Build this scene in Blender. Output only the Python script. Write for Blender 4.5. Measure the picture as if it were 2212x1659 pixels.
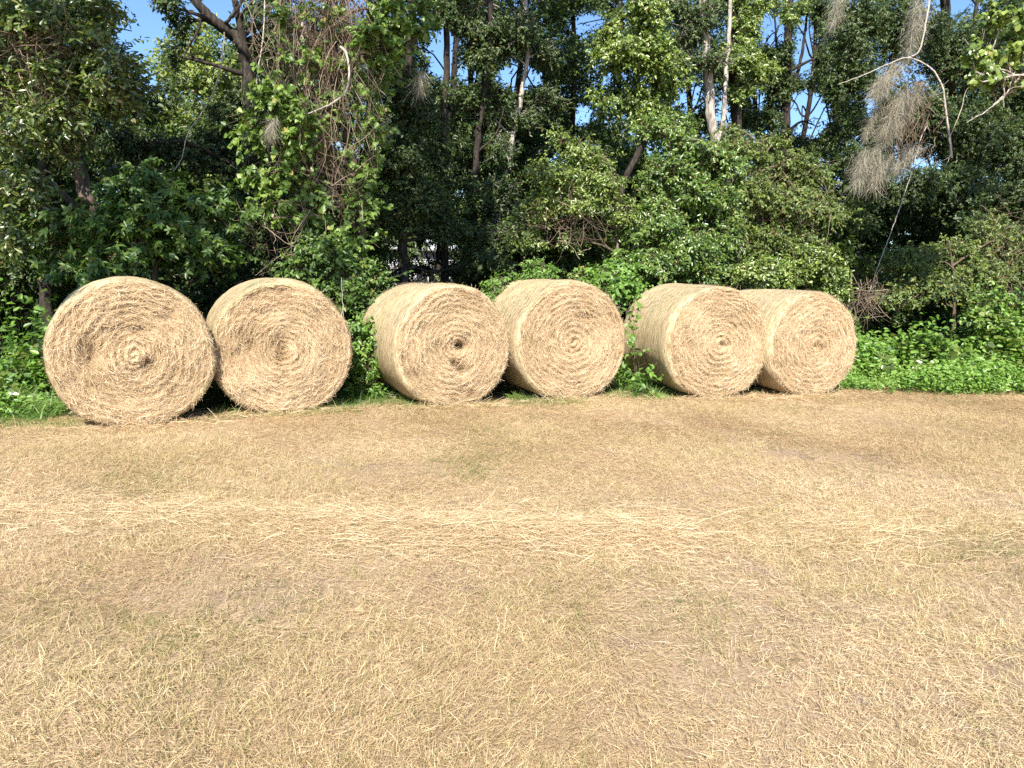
import bpy, math, random
import numpy as np
from mathutils import Matrix, Vector

for o in list(bpy.data.objects):
    bpy.data.objects.remove(o)
scene = bpy.context.scene
C = scene.collection
RND = np.random.default_rng(7)

# ------------------------------------------------------------------ camera, sky, sun, exposure
PITCH, ROLL, CAM_Z, FPX = 8.4, 1.15, 1.60, 1534.0     # focal length in pixels of a 2212 x 1659 picture
cam_data = bpy.data.cameras.new('camera')
cam = bpy.data.objects.new('camera', cam_data)
C.objects.link(cam)
cam_data.sensor_width = 36.0
cam_data.lens = 36.0 * FPX / 2212.0
cam_data.clip_start = 0.05
cam_data.clip_end = 2000.0
CAMROT = Matrix.Rotation(math.radians(90 - PITCH), 3, 'X') @ Matrix.Rotation(math.radians(ROLL), 3, 'Z')
cam.matrix_world = Matrix.Translation((0, 0, CAM_Z)) @ CAMROT.to_4x4()
scene.camera = cam

SUN_AZ, SUN_EL = 4.0, 43.0
SA, SE = math.radians(SUN_AZ), math.radians(SUN_EL)
SUN = np.array([-math.sin(SA) * math.cos(SE), -math.cos(SA) * math.cos(SE), math.sin(SE)])
world = bpy.data.worlds.new('World')
scene.world = world
world.use_nodes = True
wn = world.node_tree
wn.nodes.clear()
wo = wn.nodes.new('ShaderNodeOutputWorld')
wb = wn.nodes.new('ShaderNodeBackground')
ws = wn.nodes.new('ShaderNodeTexSky')
ws.sky_type = 'NISHITA'
ws.sun_disc = False
ws.sun_elevation = SE
ws.sun_rotation = math.radians(180 + SUN_AZ)
ws.air_density = 1.0
ws.dust_density = 0.1
ws.ozone_density = 7.0
wb.inputs['Strength'].default_value = 0.105
wn.links.new(ws.outputs[0], wb.inputs[0])
wn.links.new(wb.outputs[0], wo.inputs[0])

sl = bpy.data.lights.new('sun', 'SUN')
sl.energy = 5.0
sl.angle = math.radians(0.53)
sl.color = (1.0, 0.95, 0.86)
sun = bpy.data.objects.new('sun', sl)
C.objects.link(sun)
sun.rotation_euler = Vector(-SUN).to_track_quat('-Z', 'Y').to_euler()

scene.view_settings.view_transform = 'Standard'
scene.view_settings.look = 'None'
scene.view_settings.exposure = 1.18
scene.view_settings.gamma = 1.0
scene.render.engine = 'CYCLES'
cy = scene.cycles
cy.max_bounces = 6
cy.diffuse_bounces = 4
cy.glossy_bounces = 2
cy.transmission_bounces = 4
cy.transparent_max_bounces = 4
cy.use_denoising = False
cy.sample_clamp_indirect = 6.0
scene.render.film_transparent = False

# ------------------------------------------------------------------ picture point -> place
RM = np.array(CAMROT)
ROW = math.radians(20.0)                      # the row of bales and the wood edge run 20 degrees off the picture plane
NV = np.array([-math.sin(ROW), math.cos(ROW), 0.0])
UV_ = np.array([math.cos(ROW), math.sin(ROW), 0.0])

def ray(px, py):
    return RM @ np.array([(px - 1106.0) / FPX, (829.5 - py) / FPX, -1.0])

def at(px, py, v):
    """Point seen at that picture place on the vertical sheet v metres behind the camera line, parallel to the row."""
    d = ray(px, py)
    return np.array([0, 0, CAM_Z]) + d * (v / float(d @ NV))

def m_per_px(p):
    return float(-(RM.T @ (np.asarray(p) - np.array([0, 0, CAM_Z])))[2]) / FPX

def ground_at(px, py):
    d = ray(px, py)
    return np.array([0, 0, CAM_Z]) + d * (-CAM_Z / d[2])

def project(P):
    q = (P - np.array([0, 0, CAM_Z])) @ RM
    z = np.maximum(-q[:, 2], 1e-3)
    return 1106 + FPX * q[:, 0] / z, 829.5 - FPX * q[:, 1] / z

# ------------------------------------------------------------------ noise
_LAT = np.random.default_rng(3).random((64, 64))
def noise2(x, y, s=1.0):
    x = np.asarray(x) * s; y = np.asarray(y) * s
    xi = np.floor(x).astype(int); yi = np.floor(y).astype(int)
    fx = x - xi; fy = y - yi
    fx = fx * fx * (3 - 2 * fx); fy = fy * fy * (3 - 2 * fy)
    g = lambda a, b: _LAT[a % 64, b % 64]
    return (g(xi, yi) * (1 - fx) + g(xi + 1, yi) * fx) * (1 - fy) + (g(xi, yi + 1) * (1 - fx) + g(xi + 1, yi + 1) * fx) * fy

def unit(a):
    return a / np.maximum(np.linalg.norm(a, axis=-1, keepdims=True), 1e-9)

# ------------------------------------------------------------------ materials
def new_mat(name):
    m = bpy.data.materials.new(name)
    m.use_nodes = True
    n = m.node_tree
    n.nodes.clear()
    out = n.nodes.new('ShaderNodeOutputMaterial')
    return m, n, out

def node(n, typ, **kw):
    x = n.nodes.new(typ)
    for k, v in kw.items():
        setattr(x, k, v)
    return x

def ramp(n, fac, stops):
    r = n.nodes.new('ShaderNodeValToRGB')
    e = r.color_ramp.elements
    while len(e) < len(stops):
        e.new(0.5)
    for i, (p, c) in enumerate(stops):
        e[i].position = p
        e[i].color = (*c, 1)
    n.links.new(fac, r.inputs[0])
    return r.outputs[0]

def tone_mat(name, stops, rough=0.7, spec=0.3, transl=0.0, tcol=None):
    """Colour taken from each blade's or leaf's own tone."""
    m, n, out = new_mat(name)
    a = node(n, 'ShaderNodeAttribute', attribute_name='tone')
    col = ramp(n, a.outputs['Fac'], stops)
    p = n.nodes.new('ShaderNodeBsdfPrincipled')
    n.links.new(col, p.inputs['Base Color'])
    p.inputs['Roughness'].default_value = rough
    p.inputs['Specular IOR Level'].default_value = spec
    if transl > 0:
        t = n.nodes.new('ShaderNodeBsdfTranslucent')
        mx = node(n, 'ShaderNodeMix', data_type='RGBA', blend_type='MULTIPLY')
        mx.inputs[0].default_value = 1.0
        n.links.new(col, mx.inputs[6])
        mx.inputs[7].default_value = (*(tcol or (1.5, 1.6, 0.7)), 1)
        n.links.new(mx.outputs[2], t.inputs[0])
        ms = n.nodes.new('ShaderNodeMixShader')
        ms.inputs[0].default_value = transl
        n.links.new(p.outputs[0], ms.inputs[1])
        n.links.new(t.outputs[0], ms.inputs[2])
        n.links.new(ms.outputs[0], out.inputs[0])
    else:
        n.links.new(p.outputs[0], out.inputs[0])
    return m

def bark_mat(name, c1, c2, c3, scale=9.0):
    m, n, out = new_mat(name)
    tc = n.nodes.new('ShaderNodeTexCoord')
    mp = n.nodes.new('ShaderNodeMapping')
    mp.inputs['Scale'].default_value = (scale, scale, scale * 0.3)
    n.links.new(tc.outputs['Object'], mp.inputs[0])
    nz = n.nodes.new('ShaderNodeTexNoise')
    nz.inputs['Scale'].default_value = 2.0
    nz.inputs['Detail'].default_value = 6.0
    nz.inputs['Roughness'].default_value = 0.65
    n.links.new(mp.outputs[0], nz.inputs['Vector'])
    col = ramp(n, nz.outputs['Fac'], [(0.32, c1), (0.5, c2), (0.68, c3)])
    p = n.nodes.new('ShaderNodeBsdfPrincipled')
    n.links.new(col, p.inputs['Base Color'])
    p.inputs['Roughness'].default_value = 0.9
    p.inputs['Specular IOR Level'].default_value = 0.2
    b = n.nodes.new('ShaderNodeBump')
    b.inputs['Strength'].default_value = 0.7
    b.inputs['Distance'].default_value = 0.03
    n.links.new(nz.outputs['Fac'], b.inputs['Height'])
    n.links.new(b.outputs[0], p.inputs['Normal'])
    n.links.new(p.outputs[0], out.inputs[0])
    return m

STRAW = [(0.0, (0.15, 0.088, 0.040)), (0.25, (0.36, 0.245, 0.128)), (0.6, (0.60, 0.455, 0.275)), (1.0, (0.79, 0.67, 0.475))]
M = {}
M['hay'] = tone_mat('hay', STRAW, 0.62, 0.3, 0.25, (1.15, 1.0, 0.7))
M['hay_field'] = tone_mat('hay_field', [(0.0, (0.19, 0.115, 0.052)), (0.3, (0.395, 0.275, 0.142)), (0.6, (0.59, 0.445, 0.252)), (1.0, (0.76, 0.64, 0.43))], 0.6, 0.3, 0.25, (1.15, 1.0, 0.7))
M['stubble'] = tone_mat('stubble', [(0.0, (0.08, 0.12, 0.03)), (0.30, (0.24, 0.225, 0.082)), (0.55, (0.45, 0.35, 0.168)), (1.0, (0.69, 0.56, 0.34))], 0.6, 0.3, 0.2, (1.1, 1.1, 0.7))
M['net_straw'] = tone_mat('net_straw', [(0.0, (0.22, 0.16, 0.09)), (0.3, (0.40, 0.325, 0.20)), (0.65, (0.57, 0.47, 0.32)), (1.0, (0.73, 0.64, 0.48))], 0.55, 0.3)
M['net_green'] = tone_mat('net_green', [(0.0, (0.10, 0.42, 0.14)), (1.0, (0.30, 0.62, 0.32))], 0.5, 0.4)
M['grass'] = tone_mat('grass', [(0.0, (0.035, 0.09, 0.015)), (0.5, (0.09, 0.19, 0.035)), (0.85, (0.17, 0.27, 0.06)), (1.0, (0.45, 0.40, 0.18))], 0.45, 0.4, 0.35)
LEAF = {}
def leaf_mat(key, dark, mid, light, dry, rough=0.42, spec=0.5, transl=0.32):
    warm = lambda c: (c[0] * 1.10, c[1] * 1.04, c[2] * 0.82)      # late-summer green
    dark, mid, light = warm(dark), warm(mid), warm(light)
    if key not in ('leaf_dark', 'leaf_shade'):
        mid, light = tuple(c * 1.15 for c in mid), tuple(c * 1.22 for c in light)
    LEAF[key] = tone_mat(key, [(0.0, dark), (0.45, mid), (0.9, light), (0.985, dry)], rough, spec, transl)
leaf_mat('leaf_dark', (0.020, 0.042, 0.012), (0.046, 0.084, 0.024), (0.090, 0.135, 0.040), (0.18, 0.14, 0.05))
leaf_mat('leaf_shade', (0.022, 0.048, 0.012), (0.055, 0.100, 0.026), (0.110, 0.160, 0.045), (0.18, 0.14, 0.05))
leaf_mat('leaf_oak', (0.030, 0.060, 0.018), (0.105, 0.155, 0.045), (0.205, 0.245, 0.092), (0.28, 0.21, 0.08), 0.30, 0.9, 0.38)
leaf_mat('leaf_vine', (0.045, 0.095, 0.020), (0.105, 0.180, 0.040), (0.185, 0.265, 0.075), (0.32, 0.27, 0.08))
leaf_mat('leaf_gloss', (0.034, 0.072, 0.018), (0.085, 0.150, 0.034), (0.150, 0.225, 0.055), (0.30, 0.25, 0.08), 0.32, 0.75)
leaf_mat('leaf_sweetgum', (0.024, 0.060, 0.014), (0.058, 0.115, 0.024), (0.115, 0.180, 0.042), (0.2, 0.17, 0.05))
leaf_mat('leaf_bright', (0.050, 0.090, 0.020), (0.125, 0.190, 0.044), (0.220, 0.285, 0.085), (0.30, 0.25, 0.08), 0.34, 0.7)
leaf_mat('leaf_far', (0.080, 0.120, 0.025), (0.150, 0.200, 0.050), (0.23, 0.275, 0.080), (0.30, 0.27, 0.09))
leaf_mat('leaf_weed', (0.040, 0.095, 0.018), (0.095, 0.190, 0.036), (0.160, 0.280, 0.062), (0.25, 0.26, 0.08))
leaf_mat('leaf_brownish', (0.036, 0.064, 0.020), (0.095, 0.145, 0.038), (0.165, 0.205, 0.060), (0.24, 0.13, 0.05))
M['bark_dark'] = bark_mat('bark_dark', (0.014, 0.011, 0.009), (0.034, 0.027, 0.021), (0.075, 0.062, 0.050))
M['bark_brown'] = bark_mat('bark_brown', (0.05, 0.035, 0.025), (0.12, 0.085, 0.060), (0.21, 0.16, 0.12))
M['bark_pale'] = bark_mat('bark_pale', (0.13, 0.11, 0.09), (0.36, 0.31, 0.26), (0.55, 0.50, 0.44))
M['vine_pale'] = bark_mat('vine_pale', (0.24, 0.20, 0.16), (0.42, 0.37, 0.31), (0.60, 0.55, 0.48), 20)
M['twig_dry'] = tone_mat('twig_dry', [(0.0, (0.07, 0.045, 0.03)), (0.5, (0.16, 0.11, 0.075)), (1.0, (0.34, 0.27, 0.20))], 0.85, 0.2)
M['moss'] = tone_mat('moss', [(0.0, (0.15, 0.13, 0.10)), (0.5, (0.32, 0.29, 0.22)), (1.0, (0.56, 0.52, 0.41))], 0.9, 0.15, 0.2, (1, 1, 0.9))

# ------------------------------------------------------------------ geometry collector
class Geo:
    def __init__(s):
        s.v, s.f, s.t, s.uv, s.n = [], [], [], [], 0
    def add(s, v, f, t=0.5):
        v = np.asarray(v, float).reshape(-1, 3)
        s.v.append(v)
        s.f.append(np.asarray(f, np.int64).reshape(-1, 4) + s.n)
        s.t.append(np.broadcast_to(np.asarray(t, float), (len(v),)))
        s.n += len(v)
    def build(s, name, mat, parent=None, loc=None, smooth=False, uv=None):
        v = np.concatenate(s.v); f = np.concatenate(s.f); t = np.concatenate(s.t)
        if loc is not None:
            v = v - np.asarray(loc)
        me = bpy.data.meshes.new(name)
        me.vertices.add(len(v)); me.vertices.foreach_set('co', v.astype(np.float32).ravel())
        me.loops.add(f.size); me.loops.foreach_set('vertex_index', f.astype(np.int32).ravel())
        me.polygons.add(len(f)); me.polygons.foreach_set('loop_start', np.arange(0, f.size, 4, dtype=np.int32))
        if smooth:
            me.polygons.foreach_set('use_smooth', np.ones(len(f), bool))
        a = me.attributes.new('tone', 'FLOAT', 'POINT')
        a.data.foreach_set('value', t.astype(np.float32))
        if uv is not None:
            u = me.uv_layers.new(name='UVMap')
            u.data.foreach_set('uv', uv[f.ravel()].astype(np.float32).ravel())
        me.update(calc_edges=True)
        me.materials.append(mat)
        o = bpy.data.objects.new(name, me)
        C.objects.link(o)
        if parent is not None:
            o.parent = parent
        return o

def tag(o, label=None, cat=None, group=None, kind=None):
    for k, x in (('label', label), ('category', cat), ('group', group), ('kind', kind)):
        if x:
            o[k] = x
    return o

def thing(name, loc, label, cat, group=None):
    o = bpy.data.objects.new(name, None)
    o.empty_display_size = 0.2
    C.objects.link(o)
    o.location = tuple(float(a) for a in loc)
    return tag(o, label, cat, group)

def ribbons(g, P, D, L, W, bend, tone, nseg=2, ref=None, taper=0.75):
    """n flat blades from P along D, bent by the vector bend."""
    n = len(P)
    ref = RND.normal(size=(n, 3)) if ref is None else np.broadcast_to(ref, (n, 3))
    S = unit(np.cross(D, ref))
    ts = np.linspace(0, 1, nseg + 1)
    V = np.empty((n, nseg + 1, 2, 3))
    for i, t in enumerate(ts):
        c = P + D * (L * t)[:, None] + bend * (t * t)
        w = (W * (1 - taper * t * t) * 0.5)[:, None]
        V[:, i, 0] = c - S * w
        V[:, i, 1] = c + S * w
    k = 2 * (nseg + 1)
    base = (np.arange(n) * k)[:, None]
    F = np.concatenate([np.stack([base[:, 0] + 2 * i, base[:, 0] + 2 * i + 1, base[:, 0] + 2 * i + 3, base[:, 0] + 2 * i + 2], 1) for i in range(nseg)])
    g.add(V.reshape(-1, 3), F, np.repeat(np.broadcast_to(tone, (n,)), k))

def tube(g, pts, rad, sides=6, tone=0.5, wob=0.0):
    pts = np.asarray(pts, float); n = len(pts)
    rad = np.broadcast_to(np.asarray(rad, float), (n,)).copy()
    if wob:
        rad *= 1 + RND.normal(0, wob, n)
    T = unit(np.gradient(pts, axis=0))
    ref = np.array([0.31, 0.95, 0.1]) if abs(T[:, 2]).mean() > 0.6 else np.array([0.1, 0.2, 0.97])
    A = unit(np.cross(T, ref)); B = np.cross(T, A)
    th = np.linspace(0, 2 * np.pi, sides, endpoint=False)
    V = pts[:, None] + rad[:, None, None] * (A[:, None] * np.cos(th)[None, :, None] + B[:, None] * np.sin(th)[None, :, None])
    i = np.arange(n - 1)[:, None] * sides; j = np.arange(sides)[None]; j2 = (j + 1) % sides
    F = np.stack([i + j, i + j2, i + sides + j2, i + sides + j], -1)
    g.add(V.reshape(-1, 3), F.reshape(-1, 4), tone)

def smooth_path(pts, n=14):
    """Catmull-Rom through the given points."""
    P = np.asarray(pts, float)
    if len(P) < 3:
        t = np.linspace(0, 1, n)[:, None]
        return P[0] * (1 - t) + P[-1] * t
    Q = np.vstack([2 * P[0] - P[1], P, 2 * P[-1] - P[-2]])
    out = []
    m = max(2, n // (len(P) - 1))
    for i in range(len(P) - 1):
        p0, p1, p2, p3 = Q[i:i + 4]
        for t in np.linspace(0, 1, m, endpoint=False):
            out.append(0.5 * (2 * p1 + (p2 - p0) * t + (2 * p0 - 5 * p1 + 4 * p2 - p3) * t * t + (3 * p1 - p0 - 3 * p2 + p3) * t ** 3))
    out.append(P[-1])
    return np.array(out)

SHAPES = {'ovate': (0.28, 0.50, 0.68, 0.36), 'heart': (0.10, 0.50, 0.52, 0.42), 'lance': (0.30, 0.50, 0.65, 0.40),
          'oak': (0.42, 0.26, 0.80, 0.50), 'round': (0.25, 0.5, 0.75, 0.46)}

def leaves(g, P, U, N, L, aspect, shape, tone, fold=0.18, curl=0.15):
    t1, w1, t2, w2 = SHAPES[shape]
    N = unit(N)
    U = unit(U - N * (U * N).sum(1, keepdims=True))
    S = np.cross(N, U)
    L = L[:, None]; W = L * aspect
    n = len(P)
    V = np.empty((n, 6, 3))
    V[:, 0] = P
    V[:, 1] = P + U * L * t1 + S * W * w1 + N * W * fold
    V[:, 2] = P + U * L * t2 + S * W * w2 + N * (W * fold * 0.8 - L * curl * 0.4)
    V[:, 3] = P + U * L - N * L * curl
    V[:, 4] = P + U * L * t2 - S * W * w2 + N * (W * fold * 0.8 - L * curl * 0.4)
    V[:, 5] = P + U * L * t1 - S * W * w1 + N * W * fold
    b = np.arange(n) * 6
    F = np.concatenate([np.stack([b, b + 1, b + 2, b + 3], 1), np.stack([b, b + 3, b + 4, b + 5], 1)])
    g.add(V.reshape(-1, 3), F, np.repeat(tone, 6))

# gaps where the sky or the house shows through: (x, y, rx, ry) in picture pixels
GAPS = [(300, 60, 42, 60), (330, 130, 28, 40), (480, 20, 40, 30), (955, 110, 28, 45), (1012, 160, 18, 20), (1120, 165, 42, 26), (1265, 44, 34, 24),
        (1252, 250, 20, 20), (1488, 218, 26, 24), (1562, 235, 16, 30), (1668, 62, 26, 34), (1745, 245, 42, 44), (1740, 100, 22, 60), (1640, 215, 16, 18),
        (850, 570, 20, 40), (920, 553, 30, 20), (980, 562, 28, 16), (908, 600, 28, 14), (470, 520, 14, 6), (1880, 230, 14, 22)]

def thin(P):
    x, y = project(P)
    k = np.ones(len(P), bool)
    for gx, gy, rx, ry in GAPS:
        gr = 1.3 if gy < 400 else 1.0
        d = ((x - gx) / (rx * gr)) ** 2 + ((y - gy) / (ry * gr)) ** 2
        k &= ~((d < 1) & (RND.random(len(P)) < (0.97 if gy < 400 else 0.96)))
    return k

def sprigs(gl, gw, c, r, leaf, n_leaf, per=8, gaps=True, sub=13, droop=0.25, spread=0.235):
    """Leafy twigs filling an uneven cloud of radii r around c."""
    size, aspect, shape = leaf
    ns = max(2, int(n_leaf / per))
    sc = RND.normal(size=(sub, 3)); sc = unit(sc) * (RND.random((sub, 1)) ** 0.5) * 0.72
    w = RND.random(sub) + 0.3
    idx = RND.choice(sub, ns, p=w / w.sum())
    loc = sc[idx] + RND.normal(0, spread, (ns, 3)) * np.array([1, 1, 0.75])
    P = c + loc * r
    P[:, 2] = np.maximum(P[:, 2], 0.12)
    k = thin(P) if gaps else np.ones(ns, bool)
    P, loc = P[k], loc[k]
    ns = len(P)
    if ns == 0:
        return
    out = unit(loc * np.array([1, 1, 0.6]) + RND.normal(0, 0.45, (ns, 3)))
    D = unit(out + np.array([0, 0, -droop]) + RND.normal(0, 0.3, (ns, 3)))
    ls = size * RND.uniform(1.6, 3.2, ns)
    stone = RND.normal(0, 0.16, ns)
    if gw is not None:
        ribbons(gw, P - D * (ls * 0.8)[:, None], D, ls * 1.7, np.full(ns, 0.006), np.zeros((ns, 3)), 0.3, 1)
    t = np.tile(np.linspace(0.05, 1.0, per), ns)
    rep = np.repeat(np.arange(ns), per)
    Pl = P[rep] + D[rep] * (ls[rep] * t)[:, None]
    side = unit(np.cross(D[rep], RND.normal(size=(ns * per, 3))))
    U = unit(D[rep] * 0.55 + side * 0.9 + np.array([0, 0, -0.25]))
    N = unit(np.array([-0.1, -0.45, 0.65]) + out[rep] * 0.45 + RND.normal(0, 0.5, (ns * per, 3)))
    L = size * RND.uniform(0.6, 1.25, ns * per)
    tone = np.clip(0.45 + stone[rep] + RND.normal(0, 0.17, ns * per), 0, 0.93)
    dry = RND.random(ns * per) < 0.012
    tone[dry] = 1.0
    if shape == 'star':
        for ang in (-1.0, 0, 1.0):
            N1 = unit(N); U1 = unit(U - N1 * (U * N1).sum(1, keepdims=True)); S1 = np.cross(N1, U1)
            leaves(gl, Pl, U1 * math.cos(ang) + S1 * math.sin(ang), N1, L * (1 if ang == 0 else 0.85), 0.42, 'ovate', tone)
    else:
        leaves(gl, Pl, U, N, L, aspect, shape, tone)

def n_for(rx, rz, leaf, cover):
    a = 0.6 * leaf[0] ** 2 * (0.75 if leaf[2] == 'star' else leaf[1])
    return int(min(cover * math.pi * rx * rz / (0.5 * a), 34000))

def limb(gw, a, b, r0, r1, sides=5, n=9, sag=0.12):
    a = np.asarray(a); b = np.asarray(b); L = np.linalg.norm(b - a)
    mid = (a + b) / 2 + RND.normal(0, 0.10, 3) * L + np.array([0, 0, sag * L])
    q1 = (a * 0.7 + mid * 0.3 + RND.normal(0, 0.03, 3) * L)
    p = smooth_path([a, q1, mid, b + RND.normal(0, 0.02, 3) * L], n)
    tube(gw, p, np.linspace(r0, r1, len(p)), sides)
    return p

def plant(name, label, cat, trunk, clumps, leaf, lmat, bark, r0=0.12, r1=0.04, cover=1.3, group=None, gaps=True, limbs=True,
          overhead=(), per=8, parts=('trunk', 'crown'), sides=9, stems=()):
    """trunk: points (px, py, v) from the base up. clumps: (px, py, v, rpx, rpy[, cover]). overhead: ready (centre, radius)."""
    T = [at(*p) for p in trunk]
    if T[0][2] > 0.02:
        T.insert(0, np.array([T[0][0] + RND.normal(0, .03), T[0][1] + RND.normal(0, .03), -0.05]))
    base = T[0].copy(); base[2] = 0.0
    t = thing(name, base, label, cat, group)
    gw, gl = Geo(), Geo()
    path = smooth_path(T, 8 * len(T))
    path = path + RND.normal(0, 0.008, path.shape)
    tube(gw, path, np.linspace(r0, r1, len(path)) * (1 + 0.35 * np.exp(-np.linspace(0, 14, len(path)))), sides, wob=0.05)
    for s in stems:
        q = smooth_path([at(*p[:3]) for p in s[0]], 8 * len(s[0]))
        tube(gw, q + RND.normal(0, 0.006, q.shape), np.linspace(s[1], s[2], len(q)), 6, wob=0.05)
    cl = []
    for c in clumps:
        p = at(*c[:3]); k = m_per_px(p)
        cl.append((p, np.array([c[3] * k, 0.42 * (c[3] + c[4]) * k, c[4] * k]), c[5] if len(c) > 5 else 1.0, gaps))
    for p, r in overhead:
        cl.append((np.asarray(p), np.asarray(r) * np.array([1, 1, 0.6]), 0.9, False))
    for p, r, cv, gp in cl:
        over = not gp and gaps
        lf = (0.15, 0.62, 'ovate') if over else leaf
        sprigs(gl, gw, p, r, lf, n_for(r[0], r[2], lf, cover * cv * (1.9 if gp else 1.0)), per, gp, sub=13 if not over else 14)
        if limbs:
            d = np.linalg.norm(path - p, axis=1) + np.maximum(path[:, 2] - p[2] + 0.2, 0) * 2
            a = path[int(np.argmin(d))]
            lp = limb(gw, a, p, min(r0 * 0.45, 0.06), 0.012)
            for _ in range(3):
                e = p + RND.normal(0, 0.45, 3) * r
                limb(gw, lp[-3], e, 0.014, 0.004, 4, 6)
    gw.build(parts[0], M[bark], t, base, smooth=True)
    if gl.n:
        gl.build(parts[1], LEAF[lmat], t, base)
    return t

# ------------------------------------------------------------------ ground
def gh(x, y):
    v = NV[0] * x + NV[1] * y
    h = (noise2(x, y, 0.7) - 0.5) * 0.03 + (noise2(x + 9, y + 4, 2.6) - 0.5) * 0.022 + (noise2(x + 3, y + 31, 7.0) - 0.5) * 0.012
    yr = 4.42 + 0.6 * (noise2(x, y * 0 + 5, 0.7) - 0.5) - 0.02 * x
    h = h + 0.045 * np.exp(-((y - yr) / 0.22) ** 2) * np.clip(2.0 * noise2(x + 40, y * 0 + 2, 1.3) - 0.5, 0, 1)
    return h * np.clip((40 - np.hypot(x, y)) / 25, 0, 1)

def ground():
    a = np.linspace(-1, 1, 360)
    xs = 9.0 * a + 290 * np.sign(a) * np.abs(a) ** 7
    ys = 5.5 + 6.5 * a + 290 * np.sign(a) * np.abs(a) ** 7
    X, Y = np.meshgrid(xs, ys)
    Z = gh(X, Y)
    n = len(a)
    i = np.arange(n - 1)[:, None] * n; j = np.arange(n - 1)[None]
    F = np.stack([i + j, i + j + 1, i + n + j + 1, i + n + j], -1).reshape(-1, 4)
    g = Geo(); g.add(np.stack([X, Y, Z], -1).reshape(-1, 3), F, 0.5)
    m, nt, out = new_mat('field_ground')
    tc = nt.nodes.new('ShaderNodeTexCoord')
    def nz(scale, detail=5.0, rough=0.6):
        z = nt.nodes.new('ShaderNodeTexNoise')
        z.inputs['Scale'].default_value = scale; z.inputs['Detail'].default_value = detail; z.inputs['Roughness'].default_value = rough
        nt.links.new(tc.outputs['Object'], z.inputs['Vector'])
        return z.outputs['Fac']
    fine = ramp(nt, nz(60, 6, 0.75), [(0.3, (0.20, 0.13, 0.072)), (0.5, (0.395, 0.28, 0.170)), (0.7, (0.56, 0.43, 0.28))])
    soil = ramp(nt, nz(35, 6, 0.7), [(0.3, (0.22, 0.15, 0.105)), (0.7, (0.40, 0.29, 0.205))])
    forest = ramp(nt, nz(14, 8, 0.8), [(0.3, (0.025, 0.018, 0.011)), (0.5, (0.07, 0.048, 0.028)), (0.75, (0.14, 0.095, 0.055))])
    def mix(fac, c1, c2):
        x = node(nt, 'ShaderNodeMix', data_type='RGBA')
        nt.links.new(fac, x.inputs[0]); nt.links.new(c1, x.inputs[6]); nt.links.new(c2, x.inputs[7])
        return x.outputs[2]
    patch = ramp(nt, nz(1.9, 4, 0.6), [(0.55, (0, 0, 0)), (0.66, (1, 1, 1))])
    c = mix(patch, fine, soil)
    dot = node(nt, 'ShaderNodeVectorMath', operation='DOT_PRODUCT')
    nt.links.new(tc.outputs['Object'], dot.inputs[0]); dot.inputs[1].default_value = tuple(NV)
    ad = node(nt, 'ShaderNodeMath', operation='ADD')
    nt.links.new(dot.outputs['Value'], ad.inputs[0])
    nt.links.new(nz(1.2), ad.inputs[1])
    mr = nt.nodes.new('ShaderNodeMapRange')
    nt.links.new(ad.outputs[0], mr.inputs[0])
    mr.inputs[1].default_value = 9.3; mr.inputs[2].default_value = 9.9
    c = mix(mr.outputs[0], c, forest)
    p = nt.nodes.new('ShaderNodeBsdfPrincipled')
    p.inputs['Roughness'].default_value = 0.95; p.inputs['Specular IOR Level'].default_value = 0.1
    nt.links.new(c, p.inputs['Base Color'])
    b = nt.nodes.new('ShaderNodeBump'); b.inputs['Strength'].default_value = 0.8; b.inputs['Distance'].default_value = 0.02
    nt.links.new(nz(80, 6, 0.75), b.inputs['Height']); nt.links.new(b.outputs[0], p.inputs['Normal'])
    nt.links.new(p.outputs[0], out.inputs[0])
    o = g.build('ground', m, smooth=True)
    tag(o, kind='structure')
ground()

# ------------------------------------------------------------------ round hay bales
def net_material():
    m, n, out = new_mat('net_wrap')
    uv = n.nodes.new('ShaderNodeUVMap')
    def nz(sx, sy, scale, detail=5, rough=0.65):
        mp = n.nodes.new('ShaderNodeMapping'); mp.inputs['Scale'].default_value = (sx, sy, 1)
        n.links.new(uv.outputs[0], mp.inputs[0])
        z = n.nodes.new('ShaderNodeTexNoise'); z.inputs['Scale'].default_value = scale
        z.inputs['Detail'].default_value = detail; z.inputs['Roughness'].default_value = rough
        n.links.new(mp.outputs[0], z.inputs['Vector'])
        return z.outputs['Fac']
    streak = nz(6, 42, 1.0, 6, 0.72)
    band = nz(0.25, 9, 1.0, 2)
    col = ramp(n, streak, [(0.34, (0.21, 0.15, 0.083)), (0.46, (0.44, 0.345, 0.205)), (0.56, (0.59, 0.478, 0.31)), (0.75, (0.73, 0.625, 0.44))])
    tint = ramp(n, band, [(0.40, (1.0, 0.93, 0.88)), (0.52, (0.86, 0.84, 0.78)), (0.62, (0.93, 1.0, 0.82))])
    mx = node(n, 'ShaderNodeMix', data_type='RGBA', blend_type='MULTIPLY'); mx.inputs[0].default_value = 1
    n.links.new(col, mx.inputs[6]); n.links.new(tint, mx.inputs[7])
    p = n.nodes.new('ShaderNodeBsdfPrincipled'); p.inputs['Roughness'].default_value = 0.6; p.inputs['Specular IOR Level'].default_value = 0.3
    n.links.new(mx.outputs[2], p.inputs['Base Color'])
    b = n.nodes.new('ShaderNodeBump'); b.inputs['Strength'].default_value = 1.0; b.inputs['Distance'].default_value = 0.025
    n.links.new(streak, b.inputs['Height']); n.links.new(b.outputs[0], p.inputs['Normal'])
    n.links.new(p.outputs[0], out.inputs[0])
    return m
M['net'] = net_material()

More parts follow.
